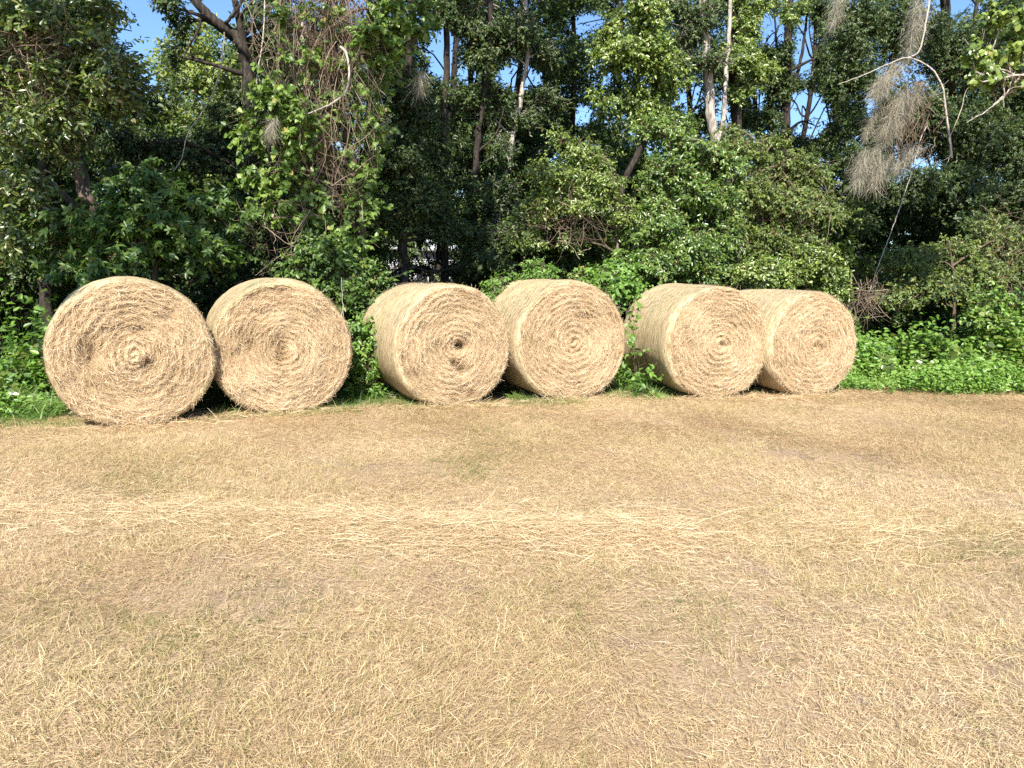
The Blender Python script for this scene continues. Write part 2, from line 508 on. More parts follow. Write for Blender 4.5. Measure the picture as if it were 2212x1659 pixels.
def face_disp(x, z, R, dents, seed):
    """How far the end face stands out (towards the camera) at x, z."""
    r = np.hypot(x, z); th = np.arctan2(z, x)
    turns = r / 0.07 + th / (2 * np.pi)
    wob = noise2(x + seed * 3.1, z + 7, 4.0) * 1.2
    amp = 0.4 + 1.3 * noise2(np.cos(th) * 1.5 + r * 4 + seed, np.sin(th) * 1.5 + 5 + r * 3, 1.6)
    d = 0.014 * np.sin(2 * np.pi * (turns + wob)) * amp
    d += 0.08 * (noise2(x + seed, z + 2, 3.0) - 0.5) + 0.05 * (noise2(x + 5, z + seed, 9.0) - 0.5) + 0.02 * (noise2(x + 15, z + seed, 24.0) - 0.5)
    d += 0.03 * (1 - (r / R) ** 2)
    for dx, dz, rx, rz, dep in dents:
        q = ((x / R - dx) / rx) ** 2 + ((z / R - dz) / rz) ** 2
        d -= dep * np.exp(-q * (0.8 + 0.5 * noise2(x * 3, z * 3, 6.0)))
    return d

def bale(bottom, ytop, yaw, L, dents, seed, label, green=None, sq=0.98):
    p = ground_at(bottom[0], bottom[1] + 4)
    rt = ray(bottom[0], ytop)
    ztop = CAM_Z + rt[2] / np.hypot(rt[0], rt[1]) * np.hypot(p[0], p[1])
    R = ztop / 1.9496 * 1.020 + 0.01
    a = math.radians(yaw)                              # the axis goes away from the camera, turned to the left by yaw
    ax = np.array([-math.sin(a), math.cos(a), 0]); rx = np.array([math.cos(a), math.sin(a), 0])
    root = thing('hay_bale', p + ax * (L / 2), label, 'hay bale', 'round hay bales in a row along the wood edge')
    root.rotation_euler = (0, 0, a)
    def place(x, y, z):                                # local: x right, y away, z up from the axis; the bale sags a little where it stands
        zz = np.where(z < -0.82 * R, -0.82 * R + (z + 0.82 * R) * 0.72, z) + R * (0.82 + 0.18 * 0.72)
        xx = x * (1 + 0.025 * np.clip(-z / R, 0, 1))
        return np.stack([xx, y - L / 2, zz], -1)
    # end faces and hay core
    g = Geo()
    nt, nr = 260, 84
    th = np.linspace(0, 2 * np.pi, nt, endpoint=False)
    rr = R * 0.94 * np.linspace(0.004, 1, nr)
    TH, RR = np.meshgrid(th, rr)
    X = RR * np.cos(TH); Z = RR * np.sin(TH)
    D = face_disp(X, Z, R, dents, seed) * np.clip((R - RR) / (0.12 * R), 0.25, 1)
    i = np.arange(nr - 1)[:, None] * nt; j = np.arange(nt)[None]; j2 = (j + 1) % nt
    F = np.stack([i + j, i + nt + j, i + nt + j2, i + j2], -1).reshape(-1, 4)
    g.add(place(X, -D, Z).reshape(-1, 3), F[:, ::-1], np.clip(0.45 + 2.4 * D.ravel() + RND.normal(0, 0.11, X.size), 0.05, 0.8))  # shade of grooves and dents painted in: tone darkens with depth
    g.add(place(X, L + D * 0.6, Z).reshape(-1, 3), F, np.clip(0.5 + RND.normal(0, 0.12, X.size), 0.05, 0.8))
    # stalks lying round the windings
    n = 26000
    r = R * 0.935 * np.sqrt(RND.uniform(0.002, 1, n)); t = RND.uniform(0, 2 * np.pi, n)
    x = r * np.cos(t); z = r * np.sin(t)
    d = face_disp(x, z, R, dents, seed) * np.clip((R - r) / (0.12 * R), 0.25, 1)
    jit = RND.normal(0, 0.42, n) + (RND.random(n) < 0.25) * RND.normal(0, 1.0, n)
    sg = np.where(RND.random(n) < 0.5, 1.0, -1.0)
    tx = -np.sin(t + jit) * sg; tz = np.cos(t + jit) * sg
    Ls = RND.uniform(0.03, 0.11, n) * np.clip(r / (0.35 * R), 0.4, 1)
    lift = RND.uniform(0.0, 0.014, n) + (RND.random(n) < 0.06) * RND.uniform(0.0, 0.03, n)
    P = place(x, -d - lift - 0.002, z)
    Dv = unit(np.stack([tx, RND.normal(-0.02, 0.13, n), tz], -1))
    bend = np.stack([-np.cos(t) * Ls ** 2 / (2 * np.maximum(r, 0.12)), RND.normal(0, 0.008, n), -np.sin(t) * Ls ** 2 / (2 * np.maximum(r, 0.12))], -1)
    bend += RND.normal(0, 0.012, (n, 3))
    ribbons(g, P, Dv, Ls, RND.uniform(0.0018, 0.0042, n), bend, np.clip(0.62 + 2.3 * d + RND.normal(0, 0.19, n), 0, 1), 3, np.array([0, 1.0, 0.15]) + RND.normal(0, 0.5, (n, 3)), 0.4)  # stalks sunk in hollows get a darker tone as painted shade
    g.build('hay_core', M['hay'], root)
    # net-wrapped rim
    g = Geo()
    prof = [(0.016, 0.905), (-0.004, 0.915), (-0.004, 0.930), (0.010, 0.955), (0.040, 0.978), (0.080, 0.992)] + [(y, 1.0) for y in np.linspace(0.13, L - 0.09, 30)] + [(L - 0.045, 0.998), (L - 0.012, 0.99), (L + 0.01, 0.978), (L + 0.012, 0.962), (L, 0.89)]
    pr = np.array(prof)
    nt = 300
    th = np.linspace(0, 2 * np.pi, nt + 1)
    TH, Yp = np.meshgrid(th, pr[:, 0]); Rp = np.repeat(pr[:, 1:2], nt + 1, 1)
    cx, cz = np.cos(TH), np.sin(TH)
    ins = np.clip((Rp - 0.90) / 0.06, 0.3, 1)
    bump = 0.016 * (noise2(TH * 0 + seed, Yp, 7.0) - 0.5) + 0.045 * (noise2(cx * 2 + seed + Yp * 1.2, cz * 2 + 4 + Yp, 1.1) - 0.5) + 0.008 * (noise2(cx * 9 + seed, cz * 9 + Yp * 14, 1.3) - 0.5) - 0.012 * np.cos(2 * np.pi * (Yp - L / 2) / L) * 0
    Rr = R * Rp + bump * ins + R * 0.035 * (noise2(cx * 5 + seed, cz * 5 + 9, 1.5) - 0.5) * np.clip((0.96 - Rp) / 0.04, 0, 1)
    V = place(Rr * cx, Yp + (noise2(cx * 4 + seed, cz * 4, 2) - 0.5) * 0.03 * (1 - np.abs(2 * Yp / L - 1) < 0.1), Rr * cz)
    k = nt + 1; m = len(pr)
    i = np.arange(m - 1)[:, None] * k; j = np.arange(nt)[None]
    F = np.stack([i + j, i + j + 1, i + k + j + 1, i + k + j], -1).reshape(-1, 4)
    g.add(V.reshape(-1, 3), F, 0.5)
    uv = np.stack([TH.ravel() * R + seed, Yp.ravel()], -1)
    net = g.build('net_wrap', M['net'], root, smooth=True, uv=uv)
    # loose ends caught in the net
    g = Geo(); n = 6500
    t = RND.uniform(0, 2 * np.pi, n); y = L * RND.random(n) ** 1.3 - 0.012
    rad = R * np.interp(y, [-0.012, 0.0, 0.02, 0.05, 0.09, 0.14], [0.93, 0.945, 0.965, 0.982, 0.993, 1.0]) + RND.uniform(-0.004, 0.010, n)
    P = place(rad * np.cos(t), y, rad * np.sin(t))
    out_ = np.stack([np.cos(t), 0 * t, np.sin(t)], -1); tan = np.stack([-np.sin(t), 0 * t, np.cos(t)], -1) * np.where(RND.random(n) < 0.5, 1, -1)[:, None]
    fl = np.abs(RND.normal(0, 0.06, n)) + (RND.random(n) < 0.03) * RND.uniform(0.2, 0.8, n)
    Dv = unit(tan + out_ * fl[:, None] + np.array([0, 1, 0]) * RND.normal(0, 0.28, (n, 1)))
    Ls = RND.uniform(0.03, 0.11, n)
    ribbons(g, P, Dv, Ls, RND.uniform(0.003, 0.006, n), -out_ * (Ls ** 2 / (2 * R) + 0.2 * fl * Ls)[:, None], np.clip(0.55 + RND.normal(0, 0.2, n), 0, 1), 2, out_, 0.4)
    tag(g.build('straw_fuzz', M['net_straw'], root), kind='stuff')
    if green:
        g = Geo()
        for t0, t1, y0, y1, n in green:
            t = np.radians(RND.uniform(t0, t1, n)); y = y0 + (y1 - y0) * (np.degrees(t) - t0) / (t1 - t0) + RND.normal(0, 0.016, n)
            rad = R * np.interp(y, [0.0, 0.02, 0.05, 0.09, 0.14], [0.945, 0.965, 0.982, 0.993, 1.0]) + 0.008
            out_ = np.stack([np.cos(t), 0 * t, np.sin(t)], -1); tan = np.stack([-np.sin(t), 0 * t, np.cos(t)], -1)
            P = place(rad * np.cos(t), y, rad * np.sin(t))
            Ls = RND.uniform(0.05, 0.16, n)
            ribbons(g, P, unit(tan + RND.normal(0, 0.06, (n, 3))), Ls, RND.uniform(0.004, 0.008, n), -out_ * (Ls ** 2 / (2 * R))[:, None], RND.random(n), 2, out_, 0.2)
        g.build('edge_stripe', M['net_green'], net)
    root['radius'] = R
    return p, R, a, L

BALES = [
    bale((299, 919), 612, 30, 1.3, [(-0.47, 0.06, 0.12, 0.26, 0.12), (0.18, -0.10, 0.10, 0.13, 0.06), (0.40, 0.50, 0.12, 0.06, 0.05), (0.1, 0.0, 0.08, 0.08, -0.05), (-0.1, 0.35, 0.3, 0.05, 0.04)], 1.3,
         'largest round hay bale, with a deep vertical dent and a green streak', [(108, 150, 0.12, 0.20, 260)]),
    bale((619, 891), 614, 26, 1.38, [(-0.05, -0.08, 0.10, 0.22, 0.065), (-0.45, 0.12, 0.06, 0.12, 0.10), (0.10, 0.0, 0.06, 0.14, -0.04), (0.0, 0.55, 0.4, 0.05, 0.03)], 4.7,
         'round hay bale with a crescent hollow at its centre and thin green lines', [(62, 112, 0.20, 0.14, 110), (38, 66, 0.16, 0.12, 70)]),
    bale((982, 874), 622, 28, 1.5, [(0.10, 0.02, 0.085, 0.075, 0.20), (0.10, -0.36, 0.12, 0.085, 0.24), (-0.04, -0.24, 0.07, 0.06, 0.12), (-0.3, 0.1, 0.05, 0.06, 0.05)], 8.2,
         'round hay bale with a small dark hole in its face above a torn patch'),
    bale((1234, 861), 613, 22, 1.5, [(0.0, 0.02, 0.05, 0.05, 0.05), (-0.35, 0.10, 0.05, 0.06, 0.06), (0.15, 0.42, 0.2, 0.04, 0.05), (0.05, -0.42, 0.06, 0.04, 0.05)], 12.9,
         'round hay bale with an even swirl, touching the bale with the dark hole'),
    bale((1546, 857), 624, 16, 1.5, [(0.0, 0.0, 0.06, 0.05, 0.05), (0.1, -0.02, 0.10, 0.03, 0.04)], 17.1,
         'round hay bale with a smooth pale face, leafy stems standing against its wrapped side'),
    bale((1750, 853), 636, 20, 1.5, [(0.02, 0.0, 0.07, 0.06, 0.05), (-0.3, 0.25, 0.2, 0.05, 0.04)], 23.6,
         'smallest round hay bale, at the end of the row beside the bright green weeds'),
]

def bale_clear(P, pad=0.02):
    """False for points inside a bale's footprint."""
    k = np.ones(len(P), bool)
    for p, R, a, L in BALES:
        q = P[:, :2] - p[:2]
        y = -q[:, 0] * math.sin(a) + q[:, 1] * math.cos(a); x = q[:, 0] * math.cos(a) + q[:, 1] * math.sin(a)
        z = P[:, 2]
        half = np.sqrt(np.maximum(R * R - np.minimum(z - R, 0) ** 2, 0))
        k &= ~((y > -0.03 - pad) & (y < L + pad) & (np.abs(x) < half * (z > 0.03) + 0.30 * (z <= 0.03) + pad))
    return k

# ------------------------------------------------------------------ cut straw and stubble on the field
def field_points(n, ymin=1.5, ymax=12.2):
    y = RND.uniform(ymin ** 1.45, ymax ** 1.45, n) ** (1 / 1.45); x = RND.uniform(-1, 1, n) * (0.86 * y + 1.2)
    v = NV[0] * x + NV[1] * y
    k = v < 8.6 + 0.5 * noise2(x, y, 2.0)
    x, y = x[k], y[k]
    P = np.stack([x, y, gh(x, y)], -1)
    return P[bale_clear(P)]

def straw():
    g = Geo()
    P = field_points(1150000)
    dens = 0.25 + 1.1 * np.clip(1.5 * noise2(P[:, 0] + 3, P[:, 1] + 8, 1.3) - 0.2 + 0.5 * (noise2(P[:, 0], P[:, 1], 5.0) - 0.5), 0, 1)
    P = P[RND.random(len(P)) < dens]
    n = len(P)
    flow = 2.2 * noise2(P[:, 0] + 50, P[:, 1] + 20, 0.8) * np.pi
    az = np.where(RND.random(n) < 0.45, flow + RND.normal(0, 0.5, n), RND.uniform(0, 2 * np.pi, n))
    el = np.abs(RND.normal(0, 0.24, n))
    D = np.stack([np.cos(az) * np.cos(el), np.sin(az) * np.cos(el), np.sin(el)], -1)
    L = RND.gamma(3.0, 0.0095, n) * (0.75 + 0.06 * P[:, 1]) + 0.012
    zone = noise2(P[:, 0] + 21, P[:, 1] + 60, 0.9)
    tone = np.clip(0.60 + 0.36 * (zone - 0.5) - 0.17 * np.clip((P[:, 1] - 5.2) / 2, 0, 1) + RND.normal(0, 0.17, n), 0, 1)
    P[:, 2] += RND.uniform(0.001, 0.026, n)
    bend = RND.normal(0, 0.012, (n, 3)); bend[:, 2] -= np.sin(el) * L * 0.8
    ribbons(g, P, D, L, RND.uniform(0.0011, 0.0027, n) * np.clip(0.6 + P[:, 1] * 0.09, 0.8, 1.5), bend, tone, 2, np.array([0, 0, 1.0]) + RND.normal(0, 0.35, (n, 3)), 0.5)
    # the thin windrow the baler left
    n = 60000
    x = RND.uniform(-5.5, 5.5, n); c = 4.42 + 0.6 * (noise2(x, x * 0 + 5, 0.7) - 0.5) - 0.02 * x
    y = c + RND.normal(0, 0.24, n)
    k = RND.random(n) < 0.16 + np.clip(2.0 * noise2(x + 40, x * 0 + 2, 1.3) - 0.4, 0, 1) * 0.7 * (0.3 + noise2(x * 2, y * 4, 2.0))
    x, y = x[k], y[k]; n = len(x)
    P = np.stack([x, y, gh(x, y) + RND.uniform(0, 0.035, n)], -1)
    az = RND.normal(0, 0.55, n) + np.pi * (RND.random(n) < 0.5)
    el = RND.normal(0.03, 0.17, n)
    D = np.stack([np.cos(az) * np.cos(el), np.sin(az) * np.cos(el), np.sin(el)], -1)
    L = RND.uniform(0.05, 0.20, n)
    bend = RND.normal(0, 0.02, (n, 3)); bend[:, 2] -= 0.02
    ribbons(g, P, D, L, RND.uniform(0.0016, 0.0034, n), bend, np.clip(0.76 + RND.normal(0, 0.17, n), 0, 1), 3, np.array([0, 0, 1.0]) + RND.normal(0, 0.35, (n, 3)), 0.4)
    for p, R_, a, L_ in BALES:
        n = 1500
        x = RND.normal(0, 0.42, n) * R_ * 1.3; y = -np.abs(RND.normal(0, 0.10, n)) + 0.06 * RND.normal(0, 1, n) * (np.abs(x) > 0.35)
        m = n // 3
        x[:m] = np.where(RND.random(m) < 0.5, 1, -1) * RND.uniform(0.30, 0.60, m) * R_; y[:m] = RND.uniform(0, L_, m)
        P = p + np.stack([x * math.cos(a) - y * math.sin(a), x * math.sin(a) + y * math.cos(a), 0 * x], -1)
        P[:, 2] = gh(P[:, 0], P[:, 1]) + np.abs(RND.normal(0, 0.022, n))
        az = RND.uniform(0, 2 * np.pi, n); el = np.abs(RND.normal(0, 0.35, n))
        D = np.stack([np.cos(az) * np.cos(el), np.sin(az) * np.cos(el), np.sin(el)], -1)
        L = RND.uniform(0.05, 0.20, n); bend = RND.normal(0, 0.02, (n, 3)); bend[:, 2] -= 0.03
        ribbons(g, P, D, L, RND.uniform(0.002, 0.0045, n), bend, np.clip(RND.normal(0.62, 0.2, n), 0, 1), 3, None, 0.4)
    o = g.build('cut_straw', M['hay_field'])
    tag(o, 'cut straw lying loose over the mown field', 'straw', kind='stuff')
straw()

def stubble():
    g = Geo()
    P = field_points(125000)
    w = noise2(P[:, 0] + 11, P[:, 1] + 70, 1.1) * 0.7 + 0.5 * noise2(P[:, 0] + 31, P[:, 1] + 7, 3.1)
    P = P[RND.random(len(P)) < np.clip((w - 0.36) * 2.2, 0.16, 1) * np.clip(1.35 - 0.07 * P[:, 1], 0.6, 1)]
    rep = RND.integers(4, 11, len(P))
    base = np.repeat(P, rep, 0); n = len(base)
    lean = np.repeat(RND.uniform(0, 2 * np.pi, len(P)), rep) + RND.normal(0, 0.9, n)
    base[:, :2] += RND.normal(0, 0.018, (n, 2))
    el = RND.uniform(0.45, 1.45, n)
    D = np.stack([np.cos(lean) * np.cos(el), np.sin(lean) * np.cos(el), np.sin(el)], -1)
    L = RND.gamma(4, 0.0086, n) + 0.010
    gr = np.repeat(RND.normal(0.66, 0.17, len(P)) - 0.75 * np.clip(noise2(P[:, 0] + 77, P[:, 1] + 5, 1.2) - 0.45, 0, 1), rep)
    bend = np.stack([np.cos(lean), np.sin(lean), -0.6 + 0 * lean], -1) * (L * RND.uniform(0, 0.5, n))[:, None]
    ribbons(g, base, D, L, RND.uniform(0.0012, 0.0029, n), bend, np.clip(gr + RND.normal(0, 0.14, n), 0, 1), 2, None, 0.7)
    tag(g.build('stubble', M['stubble']), 'short yellow green stubble standing in tufts on the field', 'stubble', kind='stuff')
stubble()

def green_grass():
    g = Geo()
    # strip along the bales and the wood edge
    n = 60000
    u = RND.uniform(-9, 11, n); v = 8.5 + RND.gamma(2.0, 0.28, n) - 0.30
    P = UV_ * u[:, None] + NV * v[:, None]
    P = P[bale_clear(P + np.array([0, 0, 0.05]), 0.01) & (np.abs(P[:, 0]) < 0.95 * P[:, 1])]
    k = RND.random(len(P)) < np.clip(noise2(P[:, 0] + 2, P[:, 1] + 3, 2.2) * 1.6 - 0.35, 0.05, 1) * np.where(P[:, 0] > 4.6, 0.1, 1)
    P = P[k]; n = len(P)
    vv = P @ NV
    P[:, 2] = gh(P[:, 0], P[:, 1])
    az = RND.uniform(0, 2 * np.pi, n); el = RND.uniform(0.6, 1.5, n)
    D = np.stack([np.cos(az) * np.cos(el), np.sin(az) * np.cos(el), np.sin(el)], -1)
    L = RND.gamma(5, 0.016, n) * np.clip(0.6 + (vv - 8.2) * 1.3, 0.5, 2.6)
    bend = np.stack([np.cos(az), np.sin(az), -0.9 + 0 * az], -1) * (L * RND.uniform(0.1, 0.6, n))[:, None]
    tone = np.clip(0.5 + RND.normal(0, 0.22, n) + 0.5 * (RND.random(n) < np.clip(8.75 - vv, 0.05, 0.7)), 0, 1)
    ribbons(g, P, D, L, RND.uniform(0.003, 0.006, n), bend, tone, 3, None, 0.85)
    tag(g.build('green_grass', M['grass']), 'green grass growing round the foot of the bales', 'grass', kind='stuff')
green_grass()

# ------------------------------------------------------------------ the white house beyond the wood
def boxv(g, x0, x1, y0, y1, z0, z1, tone=0.5):
    v = [(x, y, z) for z in (z0, z1) for y in (y0, y1) for x in (x0, x1)]
    g.add(v, [(0, 2, 3, 1), (4, 5, 7, 6), (0, 1, 5, 4), (2, 6, 7, 3), (0, 4, 6, 2), (1, 3, 7, 5)], tone)

def plain(name, col, rough=0.6):
    m, n, out = new_mat(name)
    tc = n.nodes.new('ShaderNodeTexCoord'); z = n.nodes.new('ShaderNodeTexNoise'); z.inputs['Scale'].default_value = 3; z.inputs['Detail'].default_value = 5
    n.links.new(tc.outputs['Object'], z.inputs['Vector'])
    c = ramp(n, z.outputs['Fac'], [(0.3, tuple(a * 0.85 for a in col)), (0.7, col)])
    p = n.nodes.new('ShaderNodeBsdfPrincipled'); p.inputs['Roughness'].default_value = rough
    n.links.new(c, p.inputs['Base Color']); n.links.new(p.outputs[0], out.inputs[0])
    return m

def house():
    p = at(720, 600, 33.0)
    t = thing('mobile_home', (p[0], p[1], 0), 'white mobile home with a dark window band glimpsed through the trees', 'house')
    t.rotation_euler = (0, 0, ROW * 0.4)
    white, dark, roofm = plain('white_siding', (0.80, 0.80, 0.78)), plain('dark_glass', (0.03, 0.035, 0.04), 0.15), plain('roof_sheet', (0.45, 0.45, 0.44))
    g = Geo()
    boxv(g, -7, 6.5, 0, 4, 0.55, 1.35)
    for k in range(9):
        x = -7 + k * 1.68
        boxv(g, x, min(x + 0.62, 6.5), 0.0, 4, 1.352, 1.95)
    boxv(g, -7, 6.5, 0, 4, 1.953, 2.75)
    for k in range(10):
        boxv(g, -7.0, 6.5, -0.025, -0.003, 1.97 + 0.078 * k, 1.985 + 0.078 * k)
    g.build('wall', white, t)
    for k in range(8):
        x = -7 + k * 1.68 + 0.64
        g = Geo(); boxv(g, x, x + 1.02, 0.06, 0.10, 1.37, 1.94)
        w = g.build('window', dark, t)
        g = Geo(); boxv(g, x + 0.48, x + 0.54, 0.03, 0.058, 1.37, 1.94)
        g.build('frame', white, w)
    g = Geo(); boxv(g, -7.3, 6.8, -0.35, 4.35, 2.755, 2.9)
    g.add([(-7.3, -0.35, 2.9), (6.8, -0.35, 2.9), (6.8, 2, 3.35), (-7.3, 2, 3.35), (-7.3, 4.35, 2.9), (6.8, 4.35, 2.9)], [(0, 1, 2, 3), (3, 2, 5, 4)])
    g.build('roof', roofm, t)
    g = Geo(); boxv(g, -6.9, 6.4, 0.08, 3.9, 0.0, 0.545)
    g.build('skirting', plain('skirting_grey', (0.4, 0.4, 0.38)), t)
house()

# ------------------------------------------------------------------ trees, shrubs, vines
OAK, HEART, STAR, SMALL = (0.095, 0.42, 'oak'), (0.075, 0.92, 'heart'), (0.10, 0.9, 'star'), (0.052, 0.48, 'ovate')
GLOSSY, DARKL, FARL = (0.076, 0.50, 'ovate'), (0.062, 0.5, 'ovate'), (0.15, 0.6, 'ovate')

def shade(px, py, v, up, r):
    """A bough high above the frame whose shadow falls on that place."""
    return (at(px, py, v) + SUN * up / SUN[2], np.array([r, r, r]))

plant('oak_tree', 'broad oak with long glossy leaves in tufts beside the largest bale', 'tree',
      [(215, 640, 10.9), (212, 560, 10.9), (200, 470, 10.9), (160, 340, 10.9), (130, 230, 11.0), (120, 60, 11.2), (110, -160, 11.4)],
      [(210, 100, 10.4, 55, 45, 1.2), (250, 140, 10.2, 40, 30), (90, 195, 10.3, 45, 55, 1.3), (150, 140, 10.6, 60, 40), (30, 290, 10.2, 45, 50, 1.2), (20, 410, 10.3, 35, 60),
       (60, 60, 10.6, 90, 60, 1.2), (180, 20, 10.8, 100, 40, 1.2), (-40, 150, 10.6, 60, 120), (260, 210, 10.9, 50, 50, 0.8), (120, 300, 10.9, 50, 60, 0.9), (290, 190, 10.5, 25, 20, 0.9), (60, 480, 10.6, 50, 50, 0.8), (235, 185, 10.3, 45, 40, 1.0), (60, 420, 10.2, 50, 45, 1.0), (20, 520, 10.2, 45, 40, 1.0), (150, 250, 10.3, 40, 40, 0.9)],
      OAK, 'leaf_oak', 'bark_brown', 0.13, 0.06, 1.4,
      overhead=[shade(200, 560, 10.4, 6.5, 0.9), shade(400, 520, 10.4, 6.2, 1.0), shade(330, 330, 11.8, 5.6, 1.2), shade(440, 380, 11.4, 6.0, 0.9), shade(170, 640, 9.4, 5.2, 0.55)])
plant('sapling', 'slim dark sapling standing between the oak and the sweetgum', 'tree',
      [(96, 600, 11.6), (98, 400, 11.6), (96, 250, 11.6), (90, 100, 11.7), (88, -100, 11.7)],
      [(70, 330, 11.8, 60, 60, .8), (110, 420, 11.8, 70, 60, .8), (40, 540, 11.5, 60, 60, .8), (80, 100, 11.9, 90, 90, .8)], DARKL, 'leaf_dark', 'bark_dark', 0.085, 0.05)
plant('sweetgum', 'young sweetgum with star shaped leaves growing over the largest bale', 'tree',
      [(330, 640, 10.3), (335, 560, 10.3), (345, 460, 10.3), (350, 360, 10.3)],
      [(300, 400, 10.3, 80, 55), (210, 460, 10.2, 70, 60), (390, 440, 10.4, 80, 60), (140, 520, 10.2, 75, 60), (280, 530, 10.0, 100, 60), (420, 540, 10.2, 90, 60, 1.1), (340, 470, 10.1, 90, 60), (210, 590, 10.0, 90, 40, 0.9), (470, 470, 10.5, 50, 60, 0.7)],
      STAR, 'leaf_sweetgum', 'bark_brown', 0.045, 0.012, 1.3)
plant('limb_tree', 'dark tree whose bare forked limbs cross the gap of blue sky', 'tree',
      [(548, 620, 12.2), (546, 400, 12.2), (545, 240, 12.2), (530, 130, 12.2), (512, 80, 12.2), (465, 45, 12.2), (400, -20, 12.3), (340, -120, 12.3)],
      [(362, 110, 12.2, 24, 46, 1.3), (395, 60, 12.4, 26, 40, .9), (340, 5, 12.2, 70, 22, 1.2), (530, 20, 12.0, 30, 30, .8), (570, 80, 12.4, 40, 70), (500, 250, 12.5, 60, 50, 1.2), (450, 320, 12.6, 70, 40, 1.2), (560, 230, 12.6, 50, 80), (420, 340, 12.4, 90, 50, 1.0), (280, 320, 12.6, 60, 50, 1.1), (540, 400, 12.4, 60, 80, 0.8), (545, 300, 11.7, 30, 50, .8), (548, 420, 11.6, 36, 50, 1.0), (545, 510, 11.5, 40, 50, 1.0), (550, 585, 11.4, 45, 40, 1.0)],
      DARKL, 'leaf_dark', 'bark_dark', 0.13, 0.05, 1.4,
      stems=[([(536, 150, 12.2), (520, 60, 12.1), (508, 0, 12.1), (500, -90, 12.1)], 0.06, 0.04), ([(520, 95, 12.2), (545, 60, 12.1), (600, 40, 12.0)], 0.035, 0.015), ([(440, 25, 12.2), (425, 70, 12.1), (405, 105, 12.1), (395, 130, 12.0)], 0.022, 0.008), ([(480, 58, 12.2), (505, 30, 12.0), (545, -30, 12.0)], 0.03, 0.015)],
      overhead=[(np.array([-5.0, 12.5, 9.5]), np.array([1.8] * 3)), shade(520, 260, 12.0, 5.5, 1.0)])
plant('vine_choked_tree', 'leaning brown trunk smothered in dry hanging vines and heart shaped leaves', 'tree',
      [(785, 640, 11.0), (780, 520, 11.0), (772, 420, 11.0), (757, 330, 11.0), (744, 262, 11.0), (727, 185, 11.0), (715, 80, 11.1), (705, -150, 11.2)],
      [(840, 40, 10.6, 65, 45, 1.5), (800, 80, 10.5, 45, 38, 1.5), (890, 25, 10.8, 45, 40, 1.2), (905, 75, 10.7, 30, 40, .7), (600, 200, 10.5, 60, 50, 1.3), (650, 290, 10.4, 48, 62, 1.6), (570, 280, 10.5, 60, 60, 1.2), (700, 230, 10.8, 40, 60, .8), (560, 370, 10.5, 55, 45, 1.1), (640, 400, 10.5, 60, 50, 1.1), (690, 440, 10.5, 60, 60, .9), (720, 520, 10.4, 50, 50, .8), (800, 270, 10.9, 50, 80, .8), (820, 180, 10.9, 50, 50, .6), (620, 60, 10.7, 50, 50, .5), (700, 40, 10.7, 50, 40, .5), (665, 135, 10.6, 50, 45, .6), (750, 150, 10.7, 40, 50, .6), (775, 460, 10.6, 45, 45, 1.0), (760, 530, 10.5, 45, 45, 1.0), (740, 340, 10.7, 30, 40, .6), (790, 380, 10.8, 40, 50, .9), (600, 440, 10.4, 50, 40, .9), (850, 110, 10.6, 40, 40, 1.0)],
      HEART, 'leaf_vine', 'bark_brown', 0.085, 0.06, 0.95,
      overhead=[shade(880, 350, 11.2, 6.0, 0.9), shade(900, 500, 11.5, 6.0, 1.0), shade(760, 580, 10.8, 6.3, 0.7)])
plant('shaded_tree', 'dark small leaved tree behind the bale with the hole', 'tree',
      [(872, 640, 11.8), (870, 520, 11.8), (868, 380, 11.8), (880, 200, 11.8), (890, 0, 11.9), (890, -160, 12.0)],
      [(860, 330, 11.6, 70, 80, 1.2), (900, 430, 11.6, 70, 70, 1.1), (830, 460, 11.5, 60, 60), (910, 250, 11.8, 50, 70, 1.1), (860, 200, 11.8, 60, 60), (950, 330, 12.0, 40, 80, .8), (1000, 500, 12.0, 70, 30, .8), (960, 490, 11.8, 60, 50), (1040, 560, 11.8, 50, 40)],
      SMALL, 'leaf_dark', 'bark_dark', 0.085, 0.06, 1.3,
      overhead=[(np.array([-0.6, 11.6, 9.0]), np.array([1.5] * 3)), shade(980, 400, 12.5, 5.5, 1.2)])
plant('pale_slim_tree', 'tall slim tree with a thin pale trunk catching the sun', 'tree',
      [(1072, 640, 13.4), (1076, 480, 13.4), (1090, 380, 13.4), (1118, 250, 13.4), (1130, 180, 13.4), (1140, 110, 13.4), (1136, 20, 13.4), (1125, -140, 13.5)],
      [(1040, 60, 13.3, 80, 60, 1.2), (1110, 60, 13.2, 60, 60, 1.2), (1030, 240, 13.4, 80, 50, 1.1), (1000, 20, 13.4, 60, 40, 1.2), (1180, 110, 13.4, 40, 40), (1170, 230, 13.6, 60, 50, 1.1), (1100, 260, 13.5, 60, 40), (1060, 115, 13.5, 50, 30), (1085, 320, 12.9, 40, 45, .9), (1080, 410, 12.8, 45, 50, 1.0), (1075, 500, 12.7, 50, 50, 1.0)],
      DARKL, 'leaf_dark', 'bark_pale', 0.055, 0.04, 1.4,
      overhead=[(np.array([0.4, 12.6, 9.6]), np.array([1.6] * 3)), shade(1060, 560, 12.0, 6.0, 1.0)])
plant('thin_trunk_tree', 'thin straight dark trunk in the see-through middle of the wood', 'tree',
      [(962, 640, 12.8), (960, 420, 12.8), (958, 280, 12.8), (965, 100, 12.8), (960, -100, 12.8)], [(965, 420, 12.4, 35, 40, .7), (990, 300, 13, 40, 30, .7), (930, 200, 12.6, 40, 40), (950, 30, 12.6, 40, 40), (1000, 200, 12.9, 30, 30)], DARKL, 'leaf_dark', 'bark_dark', 0.075, 0.05)
